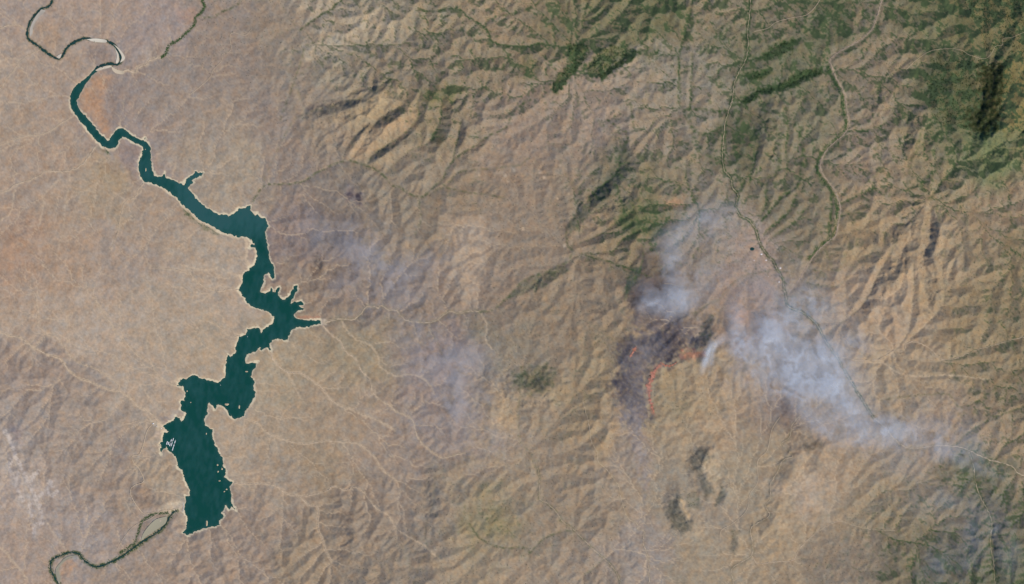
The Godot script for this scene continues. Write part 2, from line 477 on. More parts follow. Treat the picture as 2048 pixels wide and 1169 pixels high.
func trace_streams() -> void:
	# the river above the lake and the river below the dam
	var above := [192,137, 202,131.7, 219,128, 236,128, 241,119.8, 236,102.7, 226,89, 212,82, 188,80.4, 167.7,77, 147,85.5, 131.7,97.5, 125,111, 116,118, 97.5,109.5, 78.7,94, 63.3,84, 54.7,73.6, 54.7,58, 61.6,41, 73.5,26, 84,17, 99,12, 104,0, 112,-20, 100,-50, 112,-90, 100,-140]
	var p := stream(above, 0.05, 0.6, true)
	ribbons.append({"called": "river", "label": "narrow dark green river winding into the head of the reservoir", "line": p, "wide": 4.6, "narrow": 2.6, "look": "river"})
	stamp(p, 2.0, 2.6, 0.9, green)
	belts.append({"called": "riverside_trees", "label": "thin belt of trees lining the winding river above the reservoir", "line": p, "half": 3.0, "gap": 1.8, "count": 500})
	var below := [352,1022, 344,1028, 338,1037, 322,1059, 290,1081, 262,1100, 240,1115.7, 221,1125, 195.7,1134.6, 180,1130, 167,1120.5, 158,1109, 139,1106, 120,1112.5, 102.6,1122, 101,1138, 109,1157, 118,1169, 122,1190, 110,1230, 118,1310]
	below.reverse()
	var flipped := []
	for k in range(0, below.size(), 2): flipped += [below[k + 1], below[k]]
	p = stream(flipped, 0.03, 2.0, true)
	ribbons.append({"called": "river", "label": "dark green river bending away south west below the dam", "line": p, "wide": 2.6, "narrow": 2.2, "look": "river"})
	stamp(p, 2.6, 4.0, 1.0, green)
	belts.append({"called": "riverside_trees", "label": "bright green belt of trees along the river below the dam", "line": p, "half": 4.8, "gap": 1.3, "count": 900})
	var strand := [240,1106, 268,1087, 274.7,1068, 284,1043, 300,1032, 316,1027, 334,1026]
	p = stream(strand, 0.05, -1.0, true)
	stamp(p, 1.2, 3.4, 0.85, green)
	belts.append({"called": "riverside_trees", "label": "loose green line of trees on the north side of the gravel flat", "line": p, "half": 3.2, "gap": 0.0, "count": 320})
	# the tributary from the north, green above and a sand wash below
	wash("sandy wash joining the river from the east at its big bend", [230,139, 243,145.4, 253,140.3, 270,145.4, 275.4,135, 291,130, 301,119.8, 321.6,114.6], 0.12, 4.5, 2.2, 0.6)
	p = stream([321.6,114.6, 330,109.5, 337,90.7, 356,80.4, 369,68.4, 387,52, 391,35.6, 400.6,26, 409,13.7, 404.7,0, 410,-40, 396,-90, 410,-140], 0.15)
	stamp(p, 1.6, 2.6, 1.0, green)
	belts.append({"called": "creekside_trees", "label": "dark green ribbon of trees on the creek near the top left", "line": p, "half": 2.6, "gap": 0.0, "count": 1000})
	creek([394,34, 410,35.6, 429,33, 444,23, 459.5,18, 470,11, 481,0, 500,-60], 0.25, 0.7)
	# washes of the western plain
	wash("pale wash running in from the top left corner to the river", [53,62, 41,53, 24,49.6, 0,56, -60,80, -158,90], 0.2, 1.8, 1.2)
	wash("pale forked wash reaching the river at its lower bend", [80,99, 58,109.5, 41,121.5, 27,140, 13.7,155.7, 0,177, -60,230, -158,260], 0.2, 1.8, 1.2)
	rill([42,121, 22,117, 0,122, -60,130], 0.25, 0.5)
	wash("short pale wash meeting the west shore below the orange point", [144,234, 120,248, 102.6,260, 82,268.6, 44,274, 0,290, -100,330], 0.22, 1.5, 0.8)
	wash("long pale wash crossing the left edge and ending at the sandy western shore", [191,293, 175,315.6, 164,329, 150.5,337.5, 128.6,343.5, 90,343.5, 79.4,351, 54.7,362, 30,369, 13.7,382.6, 0,385.4, -80,410, -158,400], 0.2, 2.4, 1.6)
	rill([32,370, 27,389.5, 23,417, 18,429, 0,440, -60,470], 0.25, 0.6)
	rill([140,345, 135.5,381, 131,400, 128.6,428, 126,455, 118,490, 112,520], 0.25, 0.35)
	rill([120,360, 90,387, 86,411, 82,433, 76.6,449.7, 49,454, 30,466], 0.25, 0.35)
	wash("curving pale wash that meets the reservoir below the small white islet", [288,367, 275,380, 269.6,395, 253,402, 246,414, 238,444, 235,466, 220,500], 0.3, 2.0, 0.8)
	rill([253,402, 235,389.5, 215,380], 0.3, 0.4)
	rill([313,391, 298,414, 282,436, 286,463, 280,500], 0.3, 0.4)
	wash("pale double wash entering the reservoir on its western shore at mid length", [477,580, 460,579, 436,582.7, 405,572.5, 388,558.8, 378,548, 350,540, 300,535], 0.2, 2.2, 0.8)
	rill([478,552, 453,545, 439.5,534.8, 419,540, 391.6,538, 360,530], 0.2, 0.7)
	rill([436,582.7, 420,590, 404,601, 380,606], 0.2, 0.5)
	wash("broad braided wash slanting from the left edge down to the marina", [318,846, 312,839, 295.6,823, 276,814.5, 260,798, 241,784, 213.5,779, 180.6,765, 156,756, 134,738, 120,719, 90,708, 60,691, 41,676, 20.5,672, 0,665, -80,640, -158,650], 0.16, 2.2, 2.2, 0.75)
	wash("second pale wash running beside the braided wash on its north side", [235,782, 235,768, 208,749, 183,735, 159,727, 137,709, 126,691, 109.5,673.6, 93,669.5, 76.6,650, 75,623, 70,590], 0.18, 1.6, 1.0)
	wash("pale wash ending at the west tip of the lower lake", [353,772, 328,762.5, 309,743, 301,727, 273.7,710.5, 254.5,691, 235,669.5, 219,645, 202.5,623, 190,600], 0.2, 1.8, 1.0)
	wash("short pale wash joining from the west just above the western lake tip", [326,762, 290,746, 263,739, 241,727, 224,713], 0.2, 1.8, 0.9)
	rill([343,843, 328,823, 306.5,806, 290,784, 273.7,765, 250,764], 0.2, 0.5)
	rill([301,727, 293,697, 298,667, 316,655, 334,642], 0.25, 0.4)
	rill([134,709, 139,680, 133,655, 140,625], 0.25, 0.4)
	rill([120,760, 105,770, 90,774], 0.4, 0.4)
	wash("short pale wash west of the wooded bay at the narrows", [480,672, 460.8,672.8, 443.7,659, 426.6,647, 400,640], 0.22, 1.8, 0.8)
	rill([450,732, 430,722, 420,715, 400,712], 0.25, 0.4)
	# washes east of the lake
	wash("long winding pale wash running from the small beach south east over the plain", [540,703, 549.8,725.8, 573.7,744.6, 601,747, 624,762, 645,779, 666,804, 699,818, 726,830, 756,842, 790,862], 0.17, 2.2, 1.0, 0.6)
	rill([577,749, 587.4,770, 597.7,791, 608,804.5], 0.2, 0.5)
	wash("pale wash starting at the square sand pad and winding far south east", [646,651, 660,668, 681,684, 690,702, 711,720, 723,743, 738,758, 744,782, 759,800, 780,813, 792,824, 810,830, 825,842, 833.5,871.5, 848.5,892.5, 878,913.5, 896,915, 930,905], 0.2, 1.8, 1.3)
	rill([684,643, 687,650, 699,668, 714,680, 738,690, 755,710, 762,735, 790,752, 820,750, 850,760, 870,790], 0.3, 0.5)
	wash("sand wash leading west to the sand pad past steep hills", [652,645, 678,639, 705,640, 720,630, 732,615, 747,613.5, 756,616.5, 763,612, 777,621, 791.6,621, 803.6,634, 815.6,642, 854.5,646, 875.4,640, 887,631, 899,624, 920,627, 938,622.5, 959,624], 0.16, 2.0, 1.2, 0.3, 0.35)
	rill([959,624, 974,649, 971,679, 985,700], 0.5, 0.6)
	creek([959,624, 985,620, 1010.8,599, 1019.8,590, 1043.7,566.5, 1064.7,554.5, 1091.6,545.5, 1121.5,530.5, 1133.5,524.5, 1145.5,503.6, 1136.5,491.6, 1133.5,480, 1133.5,462, 1142.5,447, 1160.5,423, 1178,402, 1196,378, 1223,357, 1241,330, 1247,300, 1252,275, 1268,255, 1262,215], 0.25, 0.6)
	creek([862,645, 857.5,658, 866.5,673, 875.4,688, 890,720], 0.5, 0.3)
	wash("pale wash with two forks entering the lower lake from the east", [468,967, 490,969, 513,968, 546,971, 573,989, 597,993, 615,1009.5, 634,1014, 637,1029, 636,1056, 645,1077, 652,1102, 664,1125], 0.18, 2.3, 1.1, 0.5)
	wash("northern fork of the pale wash east of the lower lake", [598,995, 627,990, 657,981, 665.7,974, 695.5,981, 704.5,974, 722,981, 737,999, 752,1017, 776,1032, 794,1059, 818,1074, 848,1092, 880,1120], 0.2, 1.5, 0.8)
	wash("pale wash running east from the southern end of the triangular bay", [488,837, 513,847, 534,866, 570,881, 609,889, 645,883, 680,884, 716,889, 746,912.5, 767,942, 794,963], 0.2, 1.7, 0.9)
	rill([457,950, 490,950, 520,945], 0.2, 0.5)
	rill([507,953, 512,975], 0.2, 0.2)
	# far lower left
	rill([55,1163, 38,1138, 22,1119, 0,1097, -60,1060], 0.2, 0.6)
	rill([131,1103, 104,1062, 79,1021, 60,990, 40,950, 20,900, 12,876], 0.4, 0.35)
	# mountain creeks of the north
	creek([501,412, 508,398, 530,371, 560,369, 600,364.5, 634,345.6, 668.4,328.5, 692,321.7, 713,325, 743.7,335, 767.7,352.5, 785,371, 802,376.5, 822,390, 846,393.6, 860,380, 884,359, 897.7,332, 921.7,308, 942,298, 969.6,277, 986.7,267, 1010.7,257, 1021,236, 1031,219, 1060,200], 0.3, 0.75)
	creek([846,393, 890,372, 918,345, 950,340, 985,338, 1010,334, 1040,330, 1058,316], 0.35, 0.4)
	creek([884,368, 900,378, 948,387, 978,390, 1010,398], 0.4, 0.5)
	creek([841,394, 838,410, 842,440, 830,470], 0.6, 0.4)
	creek([528,369, 528.5,357, 537,336, 549,312, 576.4,257.6, 590,238, 600,232.7, 634,219, 692,205, 730,191.6, 771,161, 788,150.6], 0.5, 0.3)
	creek([610,232, 596,180, 575,140, 560,100], 0.4, 0.15)
	creek([380,189, 404.7,169.7, 421,153, 425,142, 443,122, 444,109.5, 461,100, 459.5,72.5, 467.7,65.7, 489.6,71, 503,59], 0.25, 0.0, 1.0, 30.0)
	creek([560,240, 600,130, 608.6,96, 618,89, 640,82, 654,74, 685.6,80, 720,90.7, 750.6,94, 775,80], 0.7, 0.5, 0.8)
	creek([600,150, 640,120, 679,113, 713,106, 750,113], 0.8, 0.4, 0.8)
	creek([600,60, 640,30, 662,20.5, 673,7, 684,0, 700,-30], 0.7, 0.8)
	creek([700,322, 716,300, 757,240, 800,215], 0.9, 0.1)
	creek([734,330, 745,312, 778,287.5, 808.8,267, 836,236, 836,205, 843,174.5, 836,154, 832,110, 832.7,61.6, 836,31], 0.8, 0.25)
	creek([767,350, 800,318, 822,300, 850,290, 868,268, 880,240, 884,200], 0.8, 0.15)
	creek([685,325, 690,300, 713,270, 735,250], 0.9, 0.1)
	creek([890,350, 905,320, 925,240, 945,210, 960,180], 0.8, 0.2)
	creek([1150,96, 1100,91, 1079,87, 1058.6,92.4, 1028,92.4, 997,89, 980,79, 976.4,65, 963,51, 942,37.6, 921.7,22, 898,15.4, 867,24, 832.7,17, 822,3.4, 818,-30], 0.4, 0.85, 1.2, 160.0)
	creek([970,60, 973,44.5, 993.6,34, 1034.6,25.7, 1072,10, 1090,-20], 0.6, 0.7)
	creek([1110,90, 1108,60, 1104,35, 1125,5], 0.6, 0.5)
	creek([1140,95, 1142,65, 1134,30, 1136,5], 0.6, 0.5)
	creek([1150,60, 1160,45, 1190,35, 1215,10], 0.6, 0.5)
	creek([1150,150, 1150,120, 1150,96], 0.3, 0.8)
	creek([1250,305, 1256,270, 1240,258, 1215,240], 0.6, 0.85, 1.4)
	creek([1180,400, 1190,370, 1170,345, 1165,320], 0.6, 0.1)
	creek([1262,215, 1266,190, 1292,205, 1296,170, 1310,140], 0.6, 0.2)
	creek([1358,215, 1358,150, 1358,112, 1372,60, 1380,20], 0.6, 0.5)
	creek([1358,112, 1320,108, 1290,100], 0.5, 0.6)
	creek([1380,210, 1384,150, 1384,110], 0.5, 0.35)
	# spurs of the mountain west of the smoke
	creek([1160.5,485.6, 1202,467.7, 1241,441, 1265,420, 1286,375, 1300,340], 0.9, 0.45)
	creek([1163.5,508, 1199.4,518.6, 1229,527.5, 1265,539.5, 1300,555], 0.6, 0.6)
	creek([1169.5,506.6, 1223,503.6, 1244,480, 1286,455.7, 1310,430], 0.9, 0.4)
	creek([1250,600, 1262,569.5, 1280,539.5, 1286,509.6, 1289,449.7], 0.8, 0.6, 1.4, 190.0)
	creek([1210,467, 1240,462, 1262,446], 0.9, 0.3)
	# the big valleys on the right
	var main := [2120,960, 2044.4,950.7, 2023,932.8, 1987,922, 1958.4,911.3, 1937,900.5, 1911.8,893.4, 1872.4,891.6, 1833,897, 1800.7,889.8, 1768.5,854, 1747,836]
	wash("long pale wash running out of the smoke to the lower right edge", main, 0.1, 2.0, 1.5, 0.3, 0.3, 60.0)
	wash("wash with a grey bed joining the long pale wash from the south", [1938,903, 1947.7,936.4, 1951,965, 1962,997.3, 1976,1022.4, 1983.5,1047.5, 1980,1087, 1986,1120, 1990,1180], 0.3, 1.1, 0.7, 0.15, 0.7)
	p = stream([1747,836, 1700,760, 1672.4,712, 1652,684.8, 1641.6,664, 1631.4,647, 1607.4,626.6, 1576.6,613, 1572,592, 1568,577, 1566.8,559, 1554,538.6, 1546.3,523, 1531,505, 1518,482, 1513,461.6, 1497.6,441, 1479.6,430.9, 1472,413, 1475.8,389.8, 1464,374.4, 1461.6,356.4, 1447.5,338.5, 1445,300, 1447,284, 1450.6,246.4, 1457.4,222.4, 1466,195, 1467.7,171, 1478,143.7, 1491.6,119.8, 1496.8,89, 1495,65, 1498.5,37.6, 1502,0, 1506,-60, 1500,-140], 0.1)
	stamp(p, 1.6, 3.6, 0.85, green)
	ribbons.append({"called": "river_bed", "label": "thin pale river bed running down the green valley into the smoke", "line": p, "wide": 1.1, "narrow": 1.0, "look": "sand"})
	belts.append({"called": "valley_trees", "label": "green line of trees along the river bed of the right hand valley", "line": p, "half": 3.4, "gap": 0.6, "count": 2600})
	p = stream([1577,586, 1597.6,561.7, 1613,536, 1623,518, 1641,497.6, 1659,482, 1669.5,474.5, 1676,454, 1679.7,428, 1679.7,407.8, 1669.5,382, 1659,366.7, 1643.8,346, 1641,325.7, 1655.9,297.7, 1686.7,270, 1698.6,249.8, 1693.5,222.4, 1690,191.6, 1676.4,164, 1662.7,133.4, 1662.7,116, 1692.5,95.8, 1720,80.4, 1745.5,54.7, 1764,0, 1780,-60], 0.12)
	ribbons.append({"called": "dry_wash", "label": "pinkish gravel wash sweeping down the eastern valley beside green banks", "line": p, "wide": 2.0, "narrow": 1.4, "look": "gravel"})
	stamp(p, 1.8, 2.0, 0.5, sand)
	var bank := PackedVector2Array()
	for k in range(0, p.size()):
		if p[k].y > 130 and p[k].y < 520: bank.append(p[k] + Vector2(-6.5, 1.5))
	stamp(bank, 2.2, 4.0, 0.75, green)
	belts.append({"called": "valley_trees", "label": "dark green trees on the west bank of the gravel wash", "line": bank, "half": 4.0, "gap": 0.0, "count": 2000})
	creek([1659,481, 1660.5,443.7, 1664,407.8, 1663,380], 0.3, 0.7)
	creek([1500,356, 1512,308, 1522,253, 1530,215, 1545,196], 0.8, 0.3, 3.0)
	creek([1475,380, 1488,368, 1500,356], 0.4, 0.5, 2.0)
	creek([1523,441, 1541,420.6, 1556.6,400, 1577,384.7, 1600,364, 1602.8,341, 1606,300, 1590,240], 0.5, 0.7)
	creek([1520.7,433, 1532,407.8, 1533.5,361.6, 1554,346, 1558,300, 1548,240], 0.5, 0.5)
	creek([1531,466.8, 1556.6,443.7, 1579.7,420.6, 1590,395], 0.5, 0.5)
	creek([1575,340, 1572,300, 1576,260, 1570,215], 0.6, 0.3)
	creek([1540,480, 1560,465, 1590,445, 1610,420], 0.5, 0.4)
	creek([1625,515, 1650,500, 1667,541, 1684.9,531, 1690,510], 0.5, 0.3)
	creek([1447,330, 1425,315, 1400,300, 1385,270], 0.5, 0.45)
	creek([1398,420, 1376,370, 1372,340], 0.5, 0.2)
	creek([1450,250, 1415,268, 1390,262, 1370,225], 0.5, 0.6)
	creek([1457,222, 1420,222, 1385,218, 1360,216], 0.4, 0.7)
	creek([1490,122, 1525,112, 1560,90, 1590,80], 0.4, 0.8, 3.5)
	creek([1480,205, 1500,190, 1530,178, 1575,172, 1610,152, 1650,140], 0.35, 0.85, 4.0)
	creek([1491,150, 1520,148, 1540,140], 0.4, 0.8, 4.0)
	creek([1500,25, 1540,14, 1570,-10], 0.4, 0.4)
	creek([1389.5,627, 1413.5,610, 1440.8,596.4, 1464.8,569, 1488.8,552, 1520,545, 1553,540], 0.3, 0.4, 1.2, 150.0)
	# ridges and ravines above the eastern wash
	creek([1683,645.6, 1726.7,608, 1761,539.5, 1785,498.5, 1800,460], 0.8, 0.25)
	creek([1655,670, 1683,645.6], 0.3, 0.2)
	creek([1600,562, 1668.5,573.7, 1699,549.8, 1720,520], 0.5, 0.3)
	creek([1790,703, 1815.7,662.7, 1826,594, 1826,549.8, 1829,512, 1846.5,460.8, 1873.8,402.7, 1890,385, 1940,405], 0.8, 0.2)
	creek([1818,680, 1860,642, 1887.5,601, 1884,546.4, 1887.5,471, 1880,430], 0.8, 0.1)
	creek([1889,575, 1921.7,491.6, 1945.7,464, 1960,430], 0.8, 0.15)
	creek([1680,408, 1723,389, 1747,378.7, 1774.6,390.7, 1808.8,378.7, 1820,350, 1819,325, 1833,297.7, 1839.6,263.5, 1850,230], 0.6, 0.5)
	creek([1747,378, 1747,355, 1760,330, 1755,295], 0.7, 0.3)
	creek([1815,379, 1839.6,366, 1860,352.5, 1884,321.6, 1908,306, 1942,301, 1970,285], 0.7, 0.7, 1.6)
	creek([1860,400, 1880,370, 1905,340, 1915,320], 0.8, 0.4)
	creek([2080,480, 2048,464, 2021,436.9, 2014,389, 1990,358, 1994,320, 2000,300], 0.6, 0.4, 1.2, 330.0)
	creek([1680,262, 1720,262, 1761,253, 1785,226, 1802,191.6, 1815,170], 0.7, 0.3)
	creek([1690,200, 1740,190, 1770,160, 1790,140], 0.5, 0.25)
	creek([1682,432, 1720,420, 1740,405], 0.4, 0.4)
	wash("winding white wash between olive hills near the right edge", [1672,712, 1717,720.7, 1758,719, 1785.4,703.6, 1807.6,702, 1812.8,688, 1833,684.8, 1860.7,698.5, 1884.6,719, 1912,717, 1949.7,702, 1990,690, 2060,670], 0.3, 1.3, 0.9, 0.2)
	rill([1760,720, 1795,745, 1833,753, 1891.5,751.5, 1922,753, 1980,760], 0.4, 0.5)
	creek([1760,800, 1850,790, 1898,790, 1919,815, 1960,800, 2000,770, 2048,740], 0.4, 0.5, 1.2, 120.0)
	creek([1911,893, 1930,870, 1960,850, 2000,830, 2060,810], 0.5, 0.5)
	creek([1990,922, 2010,890, 2030,880, 2060,860], 0.5, 0.6)
	# below the burn and round the twin hills
	wash("thin pale wash threading between the twin hills and the dark eastern scarp", [1466,1240, 1466.7,1169, 1463.6,1139.3, 1484,1125, 1504.6,1109, 1504.6,1084, 1503,1055.7, 1537.8,1033.6, 1531.4,1011.5, 1541,998.9, 1541,970.5, 1556.7,942, 1566,921.5, 1585,912, 1564.6,888, 1578.8,875.8, 1585,850.5, 1600.9,831.6], 0.2, 1.4, 1.0, 0.1, 0.35, 40.0)
	wash("thin white wash curving east from the foot of the dark scarp", [1504.6,1112, 1515.7,1128.3, 1556.7,1123.5, 1585,1122, 1600,1097.7, 1628.7,1069, 1664.5,1047.5, 1686,1044, 1718,1054.7, 1754,1060, 1790,1062], 0.3, 1.3, 0.8, 0.2)
	creek([1629,1068, 1632,1050, 1660,1030, 1700,1010, 1720,985], 0.5, 0.2)
	wash("thin pale wash descending the striped gully country to the bottom edge", [1297.6,1240, 1297.6,1134, 1293.5,1106.5, 1286.7,1090, 1286.7,1063, 1275.8,1058.8, 1273,1046.5, 1256.7,1038, 1245.7,1013.8, 1237.6,975.5, 1226.6,956, 1213,940, 1196.6,923.7, 1194,904.6, 1183,883, 1178,850, 1165,800], 0.3, 1.3, 0.9, 0.2, 0.2, 40.0)
	wash("thin pale wash with green banks running down to the bottom edge", [1240,1240, 1240,1166.6, 1224,1134, 1207.5,1117.5, 1185.7,1098, 1169,1082, 1147.5,1060, 1125.7,1043.8, 1114.7,1027.4, 1095.6,1008, 1079,997, 1079,959, 1070,920], 0.3, 1.2, 0.8, 0.1, 0.5, 40.0)
	creek([1148,1062, 1128,1063, 1095.6,1073.8, 1073.8,1090, 1058.8,1106.5, 1052,1097, 1019,1097, 1003,1095.6, 978,1087.4, 956.4,1074, 940,1050], 0.3, 0.6)
	creek([1207,1118, 1190,1135, 1170,1150], 0.5, 0.5)
	creek([1060,905, 1040,880, 1036,830, 1040,790], 0.6, 0.3)
	creek([1079,960, 1060,905], 0.3, 0.3)
	creek([896,915, 940,895, 975,880, 1000,900], 0.4, 0.2)
	creek([870,950, 865,1010, 850,1060, 860,1110], 0.8, 0.2, 1.0, 120.0)
	creek([930,1000, 926,1040, 905,1080], 0.8, 0.2, 1.0, 160.0)
	creek([1256,840, 1250,870, 1262,900, 1280,930, 1290,990], 0.5, 0.15, 1.0, 180.0)
	creek([1380,800, 1386,850, 1376,900], 0.4, 0.1, 1.0, 230.0)
	creek([1980,1087, 1950,1120, 1940,1169, 1945,1240], 0.9, 0.2, 2.0)
	creek([1985,1060, 2010,1090, 2020,1130, 2018,1200], 0.9, 0.3, 2.0)
	creek([1754,1060, 1790,1080, 1850,1090, 1890,1110], 0.6, 0.3)
	creek([1720,1169, 1740,1130, 1760,1105], 0.7, 0.2, 1.0, 120.0)
	creek([1600,1240, 1640,1169, 1680,1130, 1700,1100], 0.5, 0.1, 1.0, 80.0)
	creek([700,1240, 690,1169, 700,1110, 706,1060], 0.5, 0.1, 1.0, 60.0)
	creek([560,1240, 560,1150, 545,1090, 560,1040], 0.5, 0.0, 1.0, 60.0)
	creek([820,1240, 830,1160, 850,1110], 0.5, 0.2, 1.0, 100.0)
	creek([960,1240, 970,1160, 1000,1120], 0.5, 0.2, 1.0, 120.0)
	creek([2200,700, 2100,680, 2048,660], 0.3, 0.2, 1.0, 260.0)
	creek([2200,120, 2120,160, 2060,210, 2020,240], 0.8, 0.2, 1.0, 380.0)
	creek([1900,-140, 1905,-60, 1915,0, 1920,70], 0.6, 0.6, 3.0, 260.0)
	# broad beaches where the shore is flat
	for o in [[[326,378, 340,388, 354,398, 364,412, 381,426, 398,443, 419,452, 436,464, 453,469, 474,477, 490,476, 503,484], 1.5], [[491,478, 493,500, 492,520, 500,534], 2.0], [[510,500, 512,515, 505,530], 1.6], [[480,552, 482,566, 475,579, 480,592], 1.4], [[204,294, 219,300, 228,299], 1.6], [[508,772, 511,787, 506,803, 492,823], 1.8], [[424,862, 428,888, 437,906, 446,930, 452,946], 1.2], [[324,856, 322,880, 316,892], 1.2], [[343,765, 352,762, 362,757], 1.2], [[160,245, 175,264, 192,285], 0.8]]:
		stamp(curved(points(o[0]), 2.0, 1.5), o[1], 2.2, 1.25, sand)
	# white gullied badlands at the lower left
	for o in [[8,862, 22,884, 30,912, 44,940, 56,968, 70,996, 80,1020, 84,1046], [30,912, 18,930, 24,952], [44,940, 32,958, 36,984, 48,1004], [56,968, 66,952, 78,944], [70,996, 90,984, 98,964, 104,972], [70,996, 58,1012, 62,1034], [84,1046, 70,1052, 66,1066], [90,984, 104,992, 112,984]]:
		stamp(curved(points(o), 1.5, 4.0), 1.5, 3.6, 0.95, chalk)
	# roads
	road("pale winding road from the marina south to the dam", [303,850.5, 293.6,863, 285.7,891.6, 278,909, 263.6,913.6, 266.8,926, 278,939, 287,962.6, 268,972, 260.5,983, 266.8,1002, 284,1025.7, 296.8,1027, 322,1022.6, 334.6,1021, 352,1018], 1.7)
	road("faint road following the river flat below the dam", [322,1023, 297,1040, 268,1052.6, 246,1078, 233.6,1100], 1.0)
	road("thin pale road climbing west from the marina buildings", [305,849, 280,842, 262,846, 240,850], 1.0)
	road("pale road winding across the brown plain east of the upper river", [380,189, 404.7,169.7, 421,153, 425,142, 443,122, 444,109.5, 461,100, 459.5,72.5, 467.7,65.7, 489.6,71, 503,59], 1.1)
	road("pale road along the top of the long ridge to the dark forest", [1812,140, 1836,118, 1867,101, 1915,99, 1939,111, 1966,118, 1980,111, 1990,94, 2004,90.7, 2005.6,78.7, 2024.4,75.3, 2048,65, 2090,50], 0.6)
	road("straight pale road crossing green fields at the top of the valley", [1638.8,-20, 1638.8,1.7, 1614.8,29, 1584,36, 1553,44.5, 1536,56.5, 1508.7,63.3], 1.0)
	road("grey road running south past the twin hills", [1560,834.7, 1544,860, 1534.6,901, 1515.7,923, 1515.7,964, 1500,989.4, 1493.6,1021, 1468.3,1046, 1443,1062, 1440,1084], 1.2)
	road("short pale road leaving the eastern end of the sand pad", [652,641, 678,637, 700,640], 1.0)


# ---------------------------------------------------------------- wearing the country down

